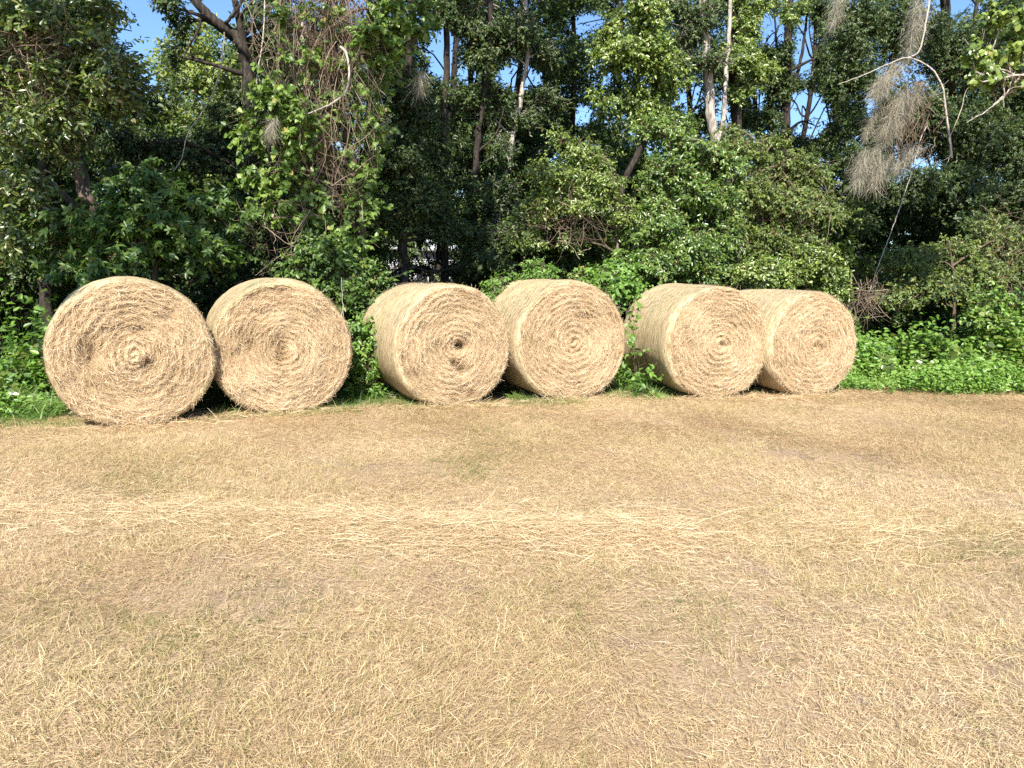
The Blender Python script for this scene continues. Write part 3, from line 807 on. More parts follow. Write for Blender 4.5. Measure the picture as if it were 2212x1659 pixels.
plant('crooked_trunk_tree', 'crooked dark trunk showing beneath the canopy left open over the hole bale', 'tree',
      [(1022, 640, 13.0), (1025, 450, 13.0), (1032, 300, 13.0), (1045, 200, 13.0), (1060, 60, 13.0), (1050, -100, 13)], [(1035, 130, 12.7, 40, 40, .9), (1030, 420, 12.6, 35, 40, .7), (1060, 330, 13.4, 40, 30, .7), (1010, 350, 13.4, 30, 25, .7), (1080, 200, 13.2, 40, 30)], DARKL, 'leaf_dark', 'bark_dark', 0.07, 0.05,
      stems=[([(1030, 330, 13.0), (1070, 290, 13.0), (1090, 230, 13.0)], 0.025, 0.012)])
plant('poplar_tree', 'tree with a column of shiny bright leaves reaching up into the open sky', 'tree',
      [(1340, 640, 12.6), (1338, 520, 12.6), (1345, 400, 12.6), (1400, 290, 12.6), (1413, 200, 12.6), (1412, 80, 12.6), (1400, -150, 12.7)],
      [(1400, 30, 12.3, 45, 60, 1.5), (1340, 115, 12.2, 75, 35, 1.3), (1400, 120, 12.2, 55, 45, 1.4), (1440, 180, 12.4, 45, 40, 1.2), (1320, 60, 12.6, 40, 40, .9), (1370, 200, 12.5, 40, 40, .8), (1300, 220, 12.4, 30, 30, .8), (1420, 250, 12.3, 50, 35, 1.1), (1380, -60, 12.4, 50, 50)],
      GLOSSY, 'leaf_bright', 'bark_dark', 0.075, 0.05, 1.4)
plant('white_bark_tree', 'tree with mottled white bark forking near the tops of the shrubs', 'tree',
      [(1610, 640, 13.6), (1575, 400, 13.6), (1541, 287, 13.6), (1532, 190, 13.6), (1524, 90, 13.6), (1519, 20, 13.6), (1515, -150, 13.6)],
      [(1480, 60, 13.8, 50, 60, 1.2), (1540, 20, 13.4, 30, 30, .7), (1470, 130, 13.8, 40, 40, 1.1), (1555, 130, 13.2, 40, 25, .8), (1470, 300, 13.4, 40, 30), (1580, 300, 13.6, 40, 25), (1450, 10, 13.9, 40, 40)],
      DARKL, 'leaf_dark', 'bark_pale', 0.125, 0.085, 1.3,
      stems=[([(1552, 300, 13.6), (1562, 262, 13.6), (1566, 200, 13.6), (1575, 60, 13.7), (1580, -120, 13.7)], 0.055, 0.045)])
plant('ivy_trunk_tree', 'dark trunk carrying a ruff of green leaves beside the white barked tree', 'tree',
      [(1600, 640, 14.2), (1596, 400, 14.2), (1590, 250, 14.2), (1584, 120, 14.2), (1580, 0, 14.2), (1575, -140, 14.2)],
      [(1600, 130, 13.8, 50, 45, 1.4), (1620, 60, 14.0, 40, 40, 1.1), (1600, 10, 14.2, 60, 40, 1.3), (1650, 150, 14.0, 40, 30), (1600, 200, 14, 30, 30), (1690, 20, 14.2, 60, 35, 1.1)],
      GLOSSY, 'leaf_bright', 'bark_dark', 0.14, 0.1, 1.2)
plant('bare_trunk_tree', 'dark upright trunk silhouetted against the blue gap, branches half bare', 'tree',
      [(1690, 640, 14.8), (1695, 420, 14.8), (1698, 250, 14.8), (1702, 120, 14.8), (1708, -120, 14.8)],
      [(1680, 110, 14.6, 40, 50), (1730, 170, 14.8, 40, 20, .7), (1720, 40, 14.8, 30, 35, .8), (1675, 190, 14.8, 40, 30), (1760, 270, 14.8, 60, 25, 1.1), (1640, 260, 14.8, 50, 30, 1.1), (1720, 300, 14.8, 60, 25, 1.2), (1770, 20, 14.6, 40, 40), (1780, 140, 14.6, 30, 70, .8)],
      DARKL, 'leaf_dark', 'bark_dark', 0.13, 0.09, 1.4,
      stems=[([(1698, 220, 14.8), (1725, 150, 14.8), (1740, 60, 14.8), (1748, -40, 14.8)], 0.05, 0.02), ([(1700, 180, 14.8), (1680, 110, 14.8), (1672, 20, 14.8)], 0.04, 0.02)])
plant('mossy_tree', 'large dark tree hung with grey moss behind the bright weeds', 'tree',
      [(2075, 640, 13.8), (2070, 480, 13.8), (2060, 330, 13.8), (2050, 160, 13.8), (2040, 0, 13.8), (2030, -200, 13.8)],
      [(1860, 60, 12.8, 80, 70, 1.3), (1960, 60, 13, 90, 70, 1.3), (2080, 100, 13, 90, 90, 1.3), (2180, 150, 13, 90, 100, 1.3), (1830, 180, 13.0, 60, 70, 1.3), (1900, 260, 13.2, 70, 70, 1.2), (2000, 260, 13.2, 80, 80, 1.3), (2100, 280, 13, 90, 90, 1.3), (2200, 320, 13, 90, 90, 1.3), (1860, 360, 13, 60, 60, 1.2), (1960, 400, 13, 80, 60, 1.3), (2070, 420, 13, 90, 70, 1.3), (2180, 450, 13, 90, 70, 1.3), (1830, 470, 12.8, 60, 60, 1.2), (2260, 200, 12.8, 60, 200, 1.2)],
      DARKL, 'leaf_dark', 'bark_dark', 0.16, 0.1, 1.3,
      overhead=[shade(2010, 440, 12.0, 5.5, 1.1), shade(2120, 360, 12.4, 5.3, 1.1), shade(1900, 520, 11.8, 6, 0.9)])
plant('redbud_tree', 'small tree with pale rounded leaves and bleached twigs at the picture edge', 'tree',
      [(2320, 640, 8.2), (2310, 400, 8.2), (2270, 150, 8.2), (2220, 0, 8.2), (2190, -120, 8.2)],
      [(2160, 30, 8.0, 50, 40, 1.3), (2200, 90, 8.0, 40, 50, 1.2), (2130, 110, 8.1, 40, 40, 1.2), (2110, 165, 8.0, 25, 18, .8), (2250, 150, 8.0, 50, 60), (2150, 160, 8.1, 30, 25, .8)],
      (0.080, 0.85, 'round'), 'leaf_bright', 'bark_pale', 0.07, 0.03, 1.3,
      stems=[([(2235, 20, 8.2), (2190, 60, 8.1), (2172, 150, 8.0), (2168, 230, 8.0)], 0.022, 0.006), ([(2240, 60, 8.2), (2212, 150, 8.1), (2150, 225, 8.0), (2090, 265, 7.95)], 0.02, 0.004), ([(2200, 10, 8.2), (2160, 60, 8.0), (2140, 130, 7.95), (2120, 185, 7.95)], 0.014, 0.004), ([(2250, 80, 8.2), (2200, 140, 8.0), (2172, 205, 8.0), (2130, 240, 7.95)], 0.014, 0.004)])

# shrubs along the wood edge
SH = dict(parts=('stem', 'foliage'), sides=6)
plant('spreading_shrub', 'spreading shrub with layered yellow green sprays over the swirl bale', 'shrub',
      [(1333, 640, 10.7), (1333, 520, 10.7), (1325, 430, 10.7), (1318, 350, 10.7)],
      [(1270, 330, 10.7, 65, 24, 1.3), (1180, 378, 10.6, 70, 24, 1.3), (1300, 392, 10.4, 60, 28, 1.3), (1230, 430, 10.5, 75, 30, .8), (1150, 450, 10.7, 50, 26, .7), (1350, 450, 10.4, 36, 30, .9), (1130, 510, 10.8, 60, 26, .7), (1240, 520, 10.8, 40, 30, .4), (1280, 600, 10.5, 60, 30, .7), (1215, 300, 10.8, 30, 14, .9)],
      (0.062, 0.45, 'oak'), 'leaf_bright', 'bark_brown', 0.06, 0.02, 1.35, **SH)
plant('glossy_shrub', 'tall shrub of glossy sunlit leaves rising behind the two middle bales', 'shrub',
      [(1440, 640, 10.9), (1440, 500, 10.9), (1450, 380, 10.9), (1440, 270, 11)],
      [(1420, 285, 11, 45, 30, 1.2), (1465, 265, 11.2, 30, 30, 1.0), (1478, 320, 10.9, 50, 36, 1.2), (1440, 380, 10.8, 60, 45, 1.4), (1500, 420, 10.7, 60, 50, 1.4), (1420, 460, 10.6, 60, 45, 1.4), (1480, 520, 10.5, 70, 50, 1.4), (1410, 560, 10.4, 60, 50, 1.4), (1520, 580, 10.4, 70, 40, 1.3), (1370, 500, 10.6, 40, 50, 1.0), (1560, 350, 10.8, 50, 40, 1.3), (1555, 430, 10.7, 45, 45, 1.3), (1560, 510, 10.6, 45, 45, 1.3), (1530, 350, 11, 50, 35, 1.1)],
      (0.066, 0.52, 'ovate'), 'leaf_gloss', 'bark_brown', 0.05, 0.015, 1.3, **SH)
plant('rusty_shrub', 'shrub with rust tinged leaves and bare stems above the smooth pale bale', 'shrub',
      [(1640, 640, 11.2), (1635, 500, 11.2), (1640, 380, 11.2), (1650, 300, 11.2)],
      [(1600, 325, 11.2, 55, 30, 1.1), (1570, 290, 11.5, 26, 24, .8), (1660, 320, 11.4, 40, 36, 1.0), (1700, 355, 11.3, 55, 34, 1.1), (1740, 380, 11.4, 60, 45, 1.1), (1620, 410, 11, 60, 45, 1.1), (1700, 440, 11, 70, 45, 1.1), (1590, 490, 10.8, 50, 45, 1.1), (1660, 520, 10.8, 60, 45, 1.1), (1780, 460, 11.2, 50, 50, 1.0), (1740, 530, 10.9, 60, 40, 1.0)],
      (0.062, 0.5, 'ovate'), 'leaf_brownish', 'bark_brown', 0.05, 0.015, 1.3, **SH)
plant('low_green_shrub', 'low fresh green shrub just above the smallest bale', 'shrub',
      [(1740, 640, 10.6), (1740, 590, 10.6), (1745, 540, 10.6)],
      [(1745, 560, 10.4, 60, 35, 1.5), (1790, 590, 10.4, 45, 30, 1.4), (1690, 590, 10.4, 60, 30, 1.4), (1620, 590, 10.3, 60, 35, 1.3), (1800, 630, 10.4, 40, 30, 1.2)],
      (0.07, 0.55, 'oak'), 'leaf_bright', 'bark_brown', 0.03, 0.01, 1.3, **SH)
plant('dull_shrub', 'dull dusty shrub under the mossy tree behind the weeds', 'shrub',
      [(2060, 700, 11.0), (2060, 600, 11.0), (2050, 520, 11.0)],
      [(1970, 560, 11, 70, 50, 1.0), (2060, 540, 11.2, 80, 50, 1.0), (2150, 520, 11.2, 80, 60, 1.1), (2010, 620, 10.8, 70, 40, 1.0), (2110, 610, 10.8, 70, 50, 1.0), (2200, 600, 10.9, 70, 60, 1.1), (1930, 640, 10.8, 50, 30, .7)],
      (0.065, 0.55, 'ovate'), 'leaf_brownish', 'bark_brown', 0.05, 0.015, 1.2, **SH)
plant('yellow_leaf_shrub', 'small shrub with one yellow green spray beside the picture edge', 'shrub',
      [(2180, 740, 9.6), (2180, 690, 9.6), (2185, 640, 9.6)],
      [(2170, 650, 9.4, 45, 22, 1.3), (2215, 670, 9.4, 40, 30, 1.2), (2130, 690, 9.5, 40, 30, 1.0), (2200, 730, 9.4, 50, 40, 1.1)],
      (0.10, 0.6, 'ovate'), 'leaf_vine', 'bark_brown', 0.02, 0.008, 1.2, **SH)
plant('dark_bush', 'dense dark bush behind the crescent hollow bale', 'shrub',
      [(690, 640, 10.2), (690, 580, 10.2), (695, 530, 10.2)],
      [(690, 550, 10.1, 60, 45, 1.4), (650, 590, 10, 50, 40, 1.2), (740, 590, 10, 50, 50, 1.3), (720, 640, 9.9, 50, 40, 1.2), (790, 600, 10.3, 50, 45, 1.1), (800, 650, 10.1, 40, 40, 1.0)],
      (0.065, 0.55, 'ovate'), 'leaf_sweetgum', 'bark_brown', 0.03, 0.01, 1.3, **SH)
plant('upright_sprout', 'bright upright sprout rising behind the gap of the two touching middle bales', 'shrub',
      [(1160, 640, 10.0), (1160, 600, 10.0), (1165, 565, 10.0)],
      [(1165, 580, 10, 26, 24, 1.3), (1150, 605, 10, 40, 16, 1.2), (1085, 605, 10, 25, 14, 1.0), (1068, 625, 9.9, 22, 18, 1.1)],
      (0.06, 0.35, 'lance'), 'leaf_weed', 'bark_brown', 0.012, 0.005, 1.2, **SH)
plant('broad_leaf_shrub', 'shrub with broad pale green leaves filling the gap above the swirl bale', 'shrub',
      [(1330, 660, 10.1), (1325, 610, 10.1), (1320, 590, 10.1)],
      [(1310, 600, 10.1, 40, 25, 1.2), (1350, 620, 10, 35, 30, 1.2), (1380, 640, 9.9, 35, 30, 1.2), (1290, 625, 10, 40, 20, 1.0), (1360, 580, 10.3, 50, 30, 1.0)],
      (0.075, 0.65, 'ovate'), 'leaf_weed', 'bark_brown', 0.015, 0.006, 1.2, **SH)
plant('gap_weed', 'leafy bright weed standing in the gap between the hollow bale and the hole bale', 'weed',
      [(785, 800, 9.5), (780, 740, 9.5), (778, 690, 9.5)],
      [(775, 710, 9.4, 26, 26, 1.5), (785, 750, 9.3, 24, 26, 1.4), (768, 740, 9.4, 18, 28, 1.3), (795, 790, 9.2, 20, 24, 1.2), (780, 800, 9.4, 26, 26, 1.0)],
      (0.065, 0.5, 'ovate'), 'leaf_weed', 'bark_brown', 0.012, 0.004, 1.2, **SH)
plant('bale_side_weed', 'broad leaved weed casting its shadow on the side of the smooth pale bale', 'weed',
      [(1374, 830, 8.75), (1372, 760, 8.75), (1362, 680, 8.72), (1360, 655, 8.7)],
      [(1360, 670, 8.65, 14, 16, .8), (1366, 720, 8.65, 9, 20, .7), (1372, 765, 8.6, 14, 14, 1.0), (1378, 800, 8.6, 18, 16, 1.1), (1400, 832, 8.5, 18, 12, 1.5)],
      (0.095, 0.65, 'ovate'), 'leaf_weed', 'bark_brown', 0.006, 0.003, 1.1, limbs=False, **SH)

# ------------------------------------------------------------------ weeds and undergrowth
def weeds():
    def band(g, n, x0, x1, v0, v1, hmax, size, aspect, shape, tmean, per=9):
        px = RND.uniform(x0, x1, n)
        fr = RND.random(n) ** 0.8
        v = v0 + (v1 - v0) * fr - 0.85 * np.clip((px - 1850) / 350, 0, 1.4) * (1 - 0.6 * fr)
        P = np.stack([at(a, 700, b) for a, b in zip(px, v)])
        v = v + 0.5 * (noise2(P[:, 0], P[:, 1], 1.5) - 0.5)
        P[:, :2] += NV[:2] * (0.45 * (noise2(P[:, 0] + 8, P[:, 1] + 2, 2.3) - 0.5) + RND.normal(0, 0.10, n))[:, None]
        h = (0.05 + hmax * np.clip(0.40 + 0.8 * fr, 0, 1) * np.clip(1.6 * noise2(P[:, 0] + 13, P[:, 1] + 4, 1.4) - 0.15, 0.12, 1.2)) * RND.uniform(0.5, 1.1, n)
        P[:, 2] = 0
        k = bale_clear(P + np.array([0, 0, 0.3]), 0.04) & (RND.random(n) < np.clip(2.2 * noise2(P[:, 0] + 5, P[:, 1] + 44, 1.9) - 0.35, 0.1, 1))
        P, h = P[k], h[k]; n = len(P)
        lean = RND.normal(0, 0.12, (n, 3)); lean[:, 1] -= 0.08; lean[:, 2] = 1
        ribbons(g, P, unit(lean), h, np.full(n, 0.006), np.zeros((n, 3)), 0.15, 1)
        rep = np.repeat(np.arange(n), per); m = n * per
        f = np.tile(np.linspace(0.25, 1.0, per), n) + RND.normal(0, 0.05, m)
        Q = P[rep] + unit(lean)[rep] * (h[rep] * f)[:, None]
        az = np.tile(np.arange(per) * 2.4, n) + np.repeat(RND.uniform(0, 6.28, n), per) + RND.normal(0, 0.3, m)
        U = np.stack([np.cos(az), np.sin(az), RND.normal(0.1, 0.35, m)], -1)
        Q = Q + U * np.array([1, 1, 0.3]) * RND.uniform(0.0, 0.05, (m, 1))
        N = np.array([0, -0.3, 0.8]) + RND.normal(0, 0.42, (m, 3))
        tone = np.clip(tmean + np.repeat(RND.normal(0, 0.16, n), per) + 0.25 * (f - 0.7) + RND.normal(0, 0.13, m), 0, 0.93)
        leaves(g, Q, U, N, size * RND.uniform(0.55, 1.3, m) * np.clip(0.5 + h[rep] * 1.5, 0.6, 1.2), aspect, shape, tone)
    a, b = Geo(), Geo()
    band(a, 4200, 1815, 2300, 8.3, 9.6, 0.60, 0.07, 0.5, 'ovate', 0.66)
    band(a, 2500, 1815, 2300, 9.0, 10.6, 1.35, 0.08, 0.6, 'ovate', 0.55)
    band(b, 750, 1880, 2280, 8.9, 10.4, 1.05, 0.11, 0.85, 'round', 0.45)
    band(a, 420, -160, 125, 8.95, 9.6, 0.35, 0.075, 0.5, 'ovate', 0.55)
    band(a, 800, -160, 125, 9.4, 10.8, 1.2, 0.08, 0.5, 'ovate', 0.4)
    band(b, 200, -140, 110, 9.2, 10.4, 0.7, 0.13, 0.8, 'heart', 0.5)
    band(a, 900, 100, 480, 9.9, 10.8, 0.9, 0.07, 0.5, 'ovate', 0.3)
    band(a, 350, 740, 830, 9.4, 10.4, 0.6, 0.065, 0.5, 'ovate', 0.5)
    band(a, 900, 480, 1850, 10.0, 11.5, 0.9, 0.075, 0.5, 'ovate', 0.35)
    band(a, 120, 1330, 1400, 9.1, 10.0, 0.4, 0.07, 0.5, 'ovate', 0.5)
    tag(a.build('undergrowth', LEAF['leaf_weed']), 'low leafy green undergrowth at the foot of the wood', 'undergrowth', kind='stuff')
    tag(b.build('undergrowth', LEAF['leaf_oak']), 'broader dull leaves standing through the green undergrowth', 'undergrowth', kind='stuff')
weeds()

def blade_plant(px, py, n, h, label, spread=0.12):
    p = ground_at(px, py)
    g = Geo()
    P = np.tile(p, (n, 1)); P[:, :2] += RND.normal(0, spread, (n, 2)); P = P[bale_clear(P + np.array([0, 0, .1]))]; n = len(P)
    az = RND.uniform(0, 2 * np.pi, n); el = RND.uniform(0.8, 1.5, n)
    D = np.stack([np.cos(az) * np.cos(el), np.sin(az) * np.cos(el), np.sin(el)], -1)
    L = h * RND.uniform(0.5, 1.1, n)
    bend = np.stack([np.cos(az), np.sin(az), -0.9 + 0 * az], -1) * (L * RND.uniform(0.1, 0.7, n))[:, None]
    ribbons(g, P, D, L, RND.uniform(0.007, 0.016, n), bend, np.clip(RND.normal(0.72, 0.12, n), 0, 0.9), 5, None, 0.9)
    b = p.copy(); b[2] = 0
    o = g.build('grass_clump', M['grass'], None, b); o.location = b
    tag(o, label, 'grass clump', 'tall grass clumps by the bales')
blade_plant(95, 903, 130, 0.40, 'broad bladed bright grass clump at the foot of the largest bale')
blade_plant(22, 902, 120, 0.55, 'tall broad bladed grass clump at the picture edge before the undergrowth')
blade_plant(820, 850, 170, 0.30, 'fine soft grass clump against the wrapped side of the hole bale', 0.16)
blade_plant(480, 893, 60, 0.22, 'short grass clump in the dark gap between the two largest bales', 0.10)
blade_plant(1385, 845, 80, 0.26, 'grass clump under the broad leaved weed by the pale bale', 0.12)
blade_plant(1110, 862, 60, 0.16, 'short grass clump where the two middle bales touch', 0.06)

# ------------------------------------------------------------------ vines, dead twigs, moss
def path_thing(name, pts, r0, r1, label, cat, mat, group=None, extra=()):
    T = [at(*p) for p in pts]
    b = T[-1]
    g = Geo()
    q = smooth_path(T, 9 * len(T)); tube(g, q + RND.normal(0, 0.003, q.shape), np.linspace(r0, r1, len(q)), 6, RND.uniform(0.6, 1))
    for e, a0, a1 in extra:
        q = smooth_path([at(*p) for p in e], 8 * len(e)); tube(g, q + RND.normal(0, 0.003, q.shape), np.linspace(a0, a1, len(q)), 5, 0.7)
    o = g.build(name, M[mat], None, b, smooth=True); o.location = tuple(b)
    return tag(o, label, cat, group)
path_thing('woody_vine', [(735, 100, 10.3), (749, 118, 10.2), (754, 160, 10.1), (748, 195, 10.1), (722, 220, 10.1), (690, 236, 10.2), (655, 250, 10.3)], 0.017, 0.009, 'thick whitish woody vine curving in a hook below the bright leaves', 'vine', 'vine_pale')
path_thing('woody_vine', [(572, -20, 11.2), (570, 60, 11.2), (561, 130, 11.2), (552, 190, 11.1), (545, 230, 11.1)], 0.011, 0.007, 'long straight pale vine hanging by the bare forked limbs', 'vine', 'vine_pale')
path_thing('woody_vine', [(660, 20, 10.8), (652, 60, 10.8), (656, 110, 10.7), (640, 170, 10.7), (640, 200, 10.7)], 0.015, 0.007, 'knotty grey vine hanging among the dry brown vines', 'vine', 'vine_pale')
path_thing('woody_vine', [(485, 70, 11.4), (478, 140, 11.4), (460, 200, 11.2), (432, 250, 11.0), (405, 290, 10.9), (393, 340, 10.9), (375, 370, 10.8)], 0.009, 0.005, 'thin pale vine swinging low over the sweetgum', 'vine', 'vine_pale')
path_thing('woody_vine', [(2001, 273, 11.6), (1985, 310, 11.6), (1972, 363, 11.4), (1950, 430, 11.2), (1935, 473, 11.1), (1912, 535, 10.9), (1895, 580, 10.8), (1880, 625, 10.7)], 0.010, 0.006, 'long thin vine slanting down from the moss to the dead twigs', 'vine', 'vine_pale')
path_thing('bare_branch', [(2056, 341, 11.0), (2050, 292, 11.0), (2041, 223, 11.0), (2034, 183, 11.0), (2008, 145, 11.1), (1961, 125, 11.2), (1917, 139, 11.2), (1870, 160, 11.1), (1812, 182, 11.0)], 0.026, 0.005,
           'pale curved dead branch arching over the hanging moss', 'branch', 'vine_pale',
           extra=[([(1961, 125, 11.2), (1985, 110, 11.5), (1998, 60, 12.0), (2010, -10, 12.5)], 0.012, 0.02), ([(2041, 223, 11), (2022, 205, 10.9), (2014, 196, 10.9)], 0.008, 0.004), ([(2050, 300, 11), (2075, 240, 10.9), (2085, 200, 10.9), (2100, 180, 10.8)], 0.010, 0.004), ([(2056, 335, 11), (2040, 345, 10.9), (2015, 352, 10.9)], 0.006, 0.003), ([(2054, 330, 11), (2045, 355, 10.9), (2036, 362, 10.9)], 0.006, 0.003)])
path_thing('dry_stalk', [(742, 700, 9.35), (740, 650, 9.35), (737, 600, 9.35)], 0.006, 0.003, 'single tall dry stalk standing between the hollow bale and the hole bale', 'stalk', 'vine_pale')

def tangle(px, py, v, rx, ry, n, label, name='dry_vines', Lr=(0.4, 1.2), r=0.006, hang=0.7, cat='vines', curl=0.32):
    curl = 0.10 if cat == 'twigs' else curl
    c = at(px, py, v); k = m_per_px(c)
    g = Geo()
    for _ in range(n):
        o = c + np.clip(RND.normal(0, 0.5, 3), -1, 1) * np.array([rx * k, 0.35, ry * k])
        L = RND.uniform(*Lr)
        d = unit(np.array([RND.normal(0, 0.6), RND.normal(0, 0.35), -hang + RND.normal(0, 0.5)]))
        b = RND.normal(0, curl, 3) * L
        t = np.linspace(0, 1, 7)[:, None]
        q = o + d * L * (t - 0.5) + b * (t * t - t) * 2 + RND.normal(0, 0.010, (7, 3)) * L ** 0.5
        rr = r * RND.uniform(0.5, 1.6)
        tube(g, q, np.linspace(rr, rr * 0.5, 7), 4, np.clip(RND.normal(0.55, 0.25), 0, 1))
    o = g.build(name, M['twig_dry'], None, c); o.location = tuple(c)
    tag(o, label, cat)
tangle(690, 70, 10.9, 130, 150, 300, 'thick curtain of dry brown vines hanging from the vine choked tree', Lr=(0.6, 1.7), hang=1.2, r=0.0045)
tangle(690, 260, 10.55, 100, 130, 110, 'long pinkish brown vine stems trailing down through the heart shaped leaves', Lr=(0.7, 1.9), hang=1.6, r=0.004, curl=0.2)
tangle(700, 400, 10.8, 85, 100, 110, 'loose brown vine stems around the lower leaning trunk', Lr=(0.5, 1.2), r=0.004)
tangle(620, 520, 10.3, 80, 50, 34, 'pale dead stems arching over the crescent hollow bale', Lr=(0.5, 1.2), r=0.0045, hang=0.5)
tangle(60, 110, 10.6, 100, 120, 160, 'brown twiggy vines threaded through the oak leaves', Lr=(0.3, 1.0), r=0.005)
tangle(1200, 480, 10.6, 100, 60, 110, 'dry twiggy stems beneath the spreading shrub', Lr=(0.2, 0.7), r=0.004, hang=0.1, curl=0.15)
tangle(1690, 450, 10.9, 100, 90, 70, 'bare tangled stems through the rust tinged shrub', Lr=(0.3, 0.8), r=0.004, hang=0.2, curl=0.18)
tangle(1868, 650, 10.2, 50, 44, 90, 'grey dead twigs fanning out above the bright weeds beside the smallest bale', 'dead_twigs', (0.25, 0.75), 0.0045, 0.5, 'twigs')
tangle(2170, 560, 10.8, 70, 120, 110, 'thin brown twigs across the dull shrub', 'dead_twigs', (0.2, 0.8), 0.004, 0.3, 'twigs')
tangle(2165, 170, 8.1, 40, 60, 26, 'bleached twigs hanging below the pale rounded leaves', 'dead_twigs', (0.2, 0.7), 0.006, 0.6, 'twigs')
tangle(1960, 250, 11.1, 60, 110, 150, 'brown twigs caught up in the largest hanging moss', 'dead_twigs', (0.2, 0.7), 0.006, 0.9, 'twigs')

def moss(p0, p1, w, n, label):
    """Beard of fine strands about a line from p0 down to p1 (px, py, v)."""
    A, B = at(*p0), at(*p1); k = m_per_px(A); g = Geo()
    t = RND.beta(1.3, 1.5, n)
    P = A + (B - A) * t[:, None] + RND.normal(0, 1, (n, 3)) * np.array([1, 0.8, 0.35]) * (w * k * (0.85 - 0.6 * t) * 0.42)[:, None]
    d = unit(unit(B - A)[None] * 0.8 + RND.normal(0, 0.6, (n, 3)))
    L = RND.uniform(0.06, 0.30, n) * min(1.0, w / 32.0)
    ribbons(g, P, d, L, RND.uniform(0.0025, 0.005, n), RND.normal(0, 0.06, (n, 3)) + np.array([0, 0, -0.09]), np.clip(RND.normal(0.5, 0.24, n), 0, 1), 4, None, 0.6)
    o = g.build('hanging_moss', M['moss'], None, A); o.location = tuple(A)
    tag(o, label, 'moss', 'grey moss hanging on the branches')
moss((1945, 132, 11.1), (1888, 205, 11.0), 30, 950, 'grey moss beard slanting from the crown of the arching dead branch')
moss((1955, 190, 11.0), (1908, 292, 11.0), 30, 1000, 'longest grey moss beard in the middle of the hanging cluster')
moss((1935, 262, 11.1), (1896, 325, 11.1), 27, 700, 'brownish moss beard low in the middle of the hanging cluster')
moss((1992, 172, 11.2), (1950, 268, 11.1), 22, 700, 'narrow moss beard nearest the bend of the arching dead branch')
moss((1900, 215, 11.2), (1868, 300, 11.1), 20, 500, 'thin dull moss beard on the outer side of the hanging cluster')
moss((1875, 320, 11.0), (1848, 400, 11.0), 30, 900, 'small pale tapering moss tuft hanging lowest of the beards')
moss((1915, 330, 11.0), (1888, 400, 11.0), 34, 900, 'dull moss tuft between the two pale lower tufts')
moss((1980, 310, 11.0), (1935, 372, 11.0), 28, 900, 'pale moss tuft slanting along the thin vine')
moss((1990, -10, 11.8), (1962, 125, 11.5), 36, 1000, 'grey moss hanging above the arching dead branch from the top of the picture')
moss((1825, -30, 12.0), (1798, 55, 12.0), 30, 500, 'grey moss at the picture top by the blue gap')
moss((1918, 160, 10.95), (1892, 205, 10.95), 24, 900, 'pale wispy moss streak on the front of the largest beard')
moss((595, 250, 10.3), (582, 290, 10.3), 16, 350, 'tiny moss wisp among the heart shaped leaves')
moss((912, 150, 10.6), (905, 195, 10.6), 16, 350, 'tiny moss wisp below the bright top leaves')
moss((2215, 690, 9.5), (2180, 730, 9.4), 40, 500, 'grey moss scrap on the small shrub by the picture edge')

# ------------------------------------------------------------------ trees deeper in the wood and beyond it
def proto_tree(h, crown, leaf, n, r0, seed, base=None):
    rg = np.random.default_rng(seed)
    gw, gl = Geo(), Geo()
    path = smooth_path([np.array([0, 0, -0.1]), np.array([rg.normal(0, .12), rg.normal(0, .12), h * 0.35]), np.array([rg.normal(0, .3), rg.normal(0, .3), h * 0.7]), np.array([rg.normal(0, .4), rg.normal(0, .4), h * 0.96])], 24)
    if base is not None:
        path = path + base
    tube(gw, path, np.linspace(r0, r0 * 0.3, len(path)), 8)
    for z, rad in crown:
        for _ in range(4):
            a = rg.uniform(0, 2 * np.pi); q = rg.uniform(0.2, 0.9) * rad
            p = np.array([math.cos(a) * q, math.sin(a) * q, z * h + rg.normal(0, 0.04 * h)]) + (0 if base is None else base)
            rr = np.array([rad * 0.55, rad * 0.55, rad * 0.42])
            sprigs(gl, gw, p, rr, leaf, n, 8, base is not None, sub=9)
            limb(gw, path[int(np.clip((z - 0.12), 0.1, 0.95) * (len(path) - 1))], p, r0 * 0.3, 0.012)
    return gw, gl

def place_protos(name, label, group, gws, spots, bark, lmat):
    made = []
    for gw, gl in gws:
        made.append((gw.build('trunk', M[bark], None, smooth=True), gl.build('crown', LEAF[lmat])))
    for i, (px, v, s, rz) in enumerate(spots):
        k = i % len(made)
        p = at(px, 620, v)
        t = thing(name, (p[0], p[1], 0), label, 'tree', group)
        t.rotation_euler = (0, 0, rz); t.scale = (s, s, s)
        for o in made[k]:
            c = o if i < len(made) else o.copy()
            if i >= len(made):
                C.objects.link(c)
            c.parent = t
WOOD = [(-90, 15, 11, 0), (20, 17, 11, 1), (120, 15.5, 8.5, 0), (210, 18, 8, 1), (640, 15, 11, 0), (700, 18, 12, 1), (790, 16, 11, 0), (870, 19, 10, 1), (930, 16.5, 11, 0), (1010, 18, 12, 1), (1085, 16, 11, 0),
        (1170, 17.5, 12, 1), (1240, 16, 10, 0), (1310, 18.5, 13, 1), (1385, 16.5, 11, 0), (1470, 18, 13, 1), (1550, 17, 11, 0), (1630, 19, 13, 1), (1700, 17, 10, 0), (1790, 18, 13, 1), (1880, 16.5, 12, 0), (2020, 15.5, 12, 1), (2130, 17, 12, 0), (2240, 15.5, 12, 1), (2350, 16, 12, 0)]
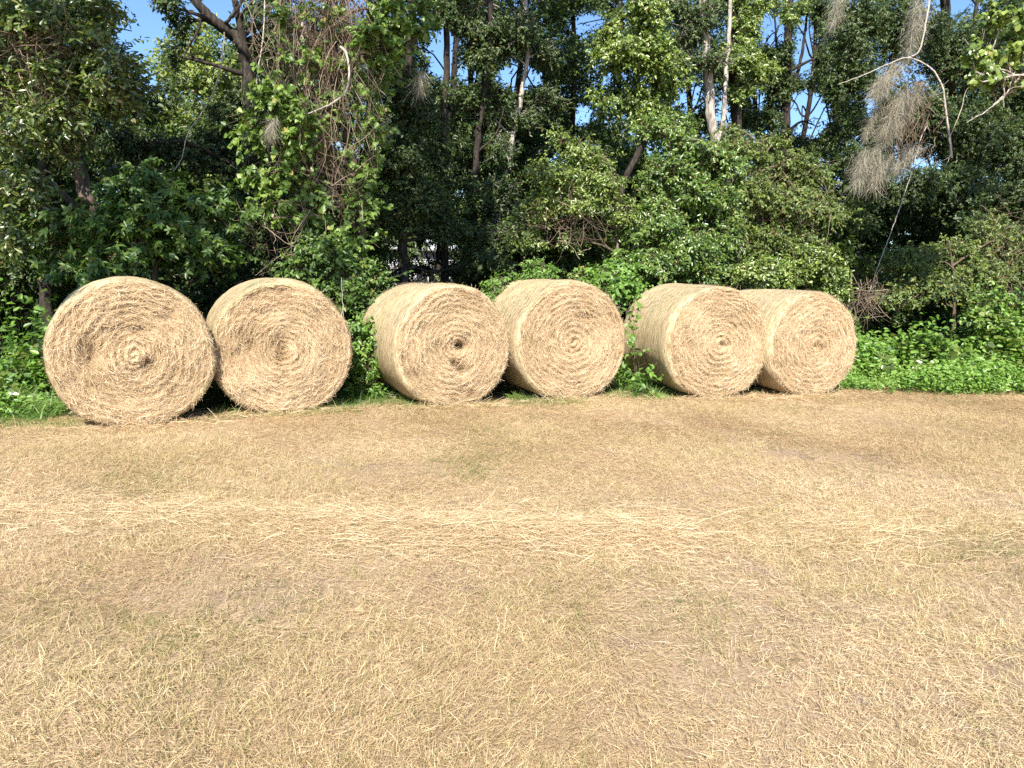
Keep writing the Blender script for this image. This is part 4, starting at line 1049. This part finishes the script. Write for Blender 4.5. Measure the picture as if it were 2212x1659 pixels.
for i, (px, v, h, k) in enumerate(WOOD):
    p = at(px, 620, v); p[2] = 0
    gw, gl = proto_tree(h, [(0.22, 1.1), (0.34, 1.4), (0.46, 1.7), (0.58, 1.9), (0.72, 2.0), (0.88, 1.5)], (0.080, 0.52, 'ovate'), 1600, 0.11, 100 + i, p)
    t = thing('wood_tree', p, 'shaded tree standing deeper in the wood behind the edge trees', 'tree', 'trees deeper in the wood')
    gw.build('trunk', M['bark_dark'], t, p, smooth=True)
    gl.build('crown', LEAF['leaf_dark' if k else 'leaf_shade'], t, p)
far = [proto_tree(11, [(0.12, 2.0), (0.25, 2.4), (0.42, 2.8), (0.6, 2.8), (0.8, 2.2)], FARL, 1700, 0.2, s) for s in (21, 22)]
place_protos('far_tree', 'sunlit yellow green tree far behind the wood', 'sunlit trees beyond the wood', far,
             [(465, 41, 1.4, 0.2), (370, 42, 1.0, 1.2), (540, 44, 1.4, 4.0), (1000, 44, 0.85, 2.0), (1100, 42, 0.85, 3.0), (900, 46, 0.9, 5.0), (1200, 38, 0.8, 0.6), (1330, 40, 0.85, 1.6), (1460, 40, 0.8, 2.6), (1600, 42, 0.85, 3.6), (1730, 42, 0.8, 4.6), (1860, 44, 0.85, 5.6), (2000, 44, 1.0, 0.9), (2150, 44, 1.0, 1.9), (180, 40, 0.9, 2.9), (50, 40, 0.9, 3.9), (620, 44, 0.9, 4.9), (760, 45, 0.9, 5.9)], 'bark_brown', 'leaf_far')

def thicket(seed, h, w, leaf, n):
    rg = np.random.default_rng(seed); gw, gl = Geo(), Geo()
    tube(gw, smooth_path([np.array([0, 0, -0.05]), np.array([0.05, 0.02, h * 0.4]), np.array([rg.normal(0, .1), 0, h * 0.85])], 12), np.linspace(0.035, 0.012, 13)[:len(smooth_path([np.zeros(3), np.ones(3), np.ones(3) * 2], 12))], 6)
    for i in range(9):
        a = rg.uniform(0, 6.28); q = rg.uniform(0.15, 0.75) * w; z = h * rg.uniform(0.12, 0.9)
        p = np.array([math.cos(a) * q, math.sin(a) * q, z])
        r = np.array([w * 0.45, w * 0.45, h * 0.2])
        sprigs(gl, gw, p, r, leaf, n, 8, False, sub=6)
        limb(gw, np.array([0.02, 0, max(z - 0.5, 0.05)]), p, 0.02, 0.006, 4, 7)
    return gw, gl
bushes = [thicket(31, 2.6, 1.1, (0.085, 0.5, 'ovate'), 900), thicket(32, 3.0, 1.0, (0.09, 0.55, 'ovate'), 900), thicket(33, 2.2, 1.2, (0.08, 0.5, 'ovate'), 900)]
rb = np.random.default_rng(77)
def spots(v, step, x0=-250, x1=2450, s0=0.9, s1=1.3):
    out = []
    x = x0
    while x < x1:
        xx = x + rb.uniform(-0.3, 0.3) * step
        s = rb.uniform(s0, s1)
        if 750 < xx < 1100:
            s *= 0.42
        out.append((xx, v + rb.uniform(-0.5, 0.5), s, rb.uniform(0, 6.28)))
        x += step
    return out
place_protos('understory_bush', 'shaded leafy bush filling the wood between the trunks', 'bushes in the shade of the wood', bushes,
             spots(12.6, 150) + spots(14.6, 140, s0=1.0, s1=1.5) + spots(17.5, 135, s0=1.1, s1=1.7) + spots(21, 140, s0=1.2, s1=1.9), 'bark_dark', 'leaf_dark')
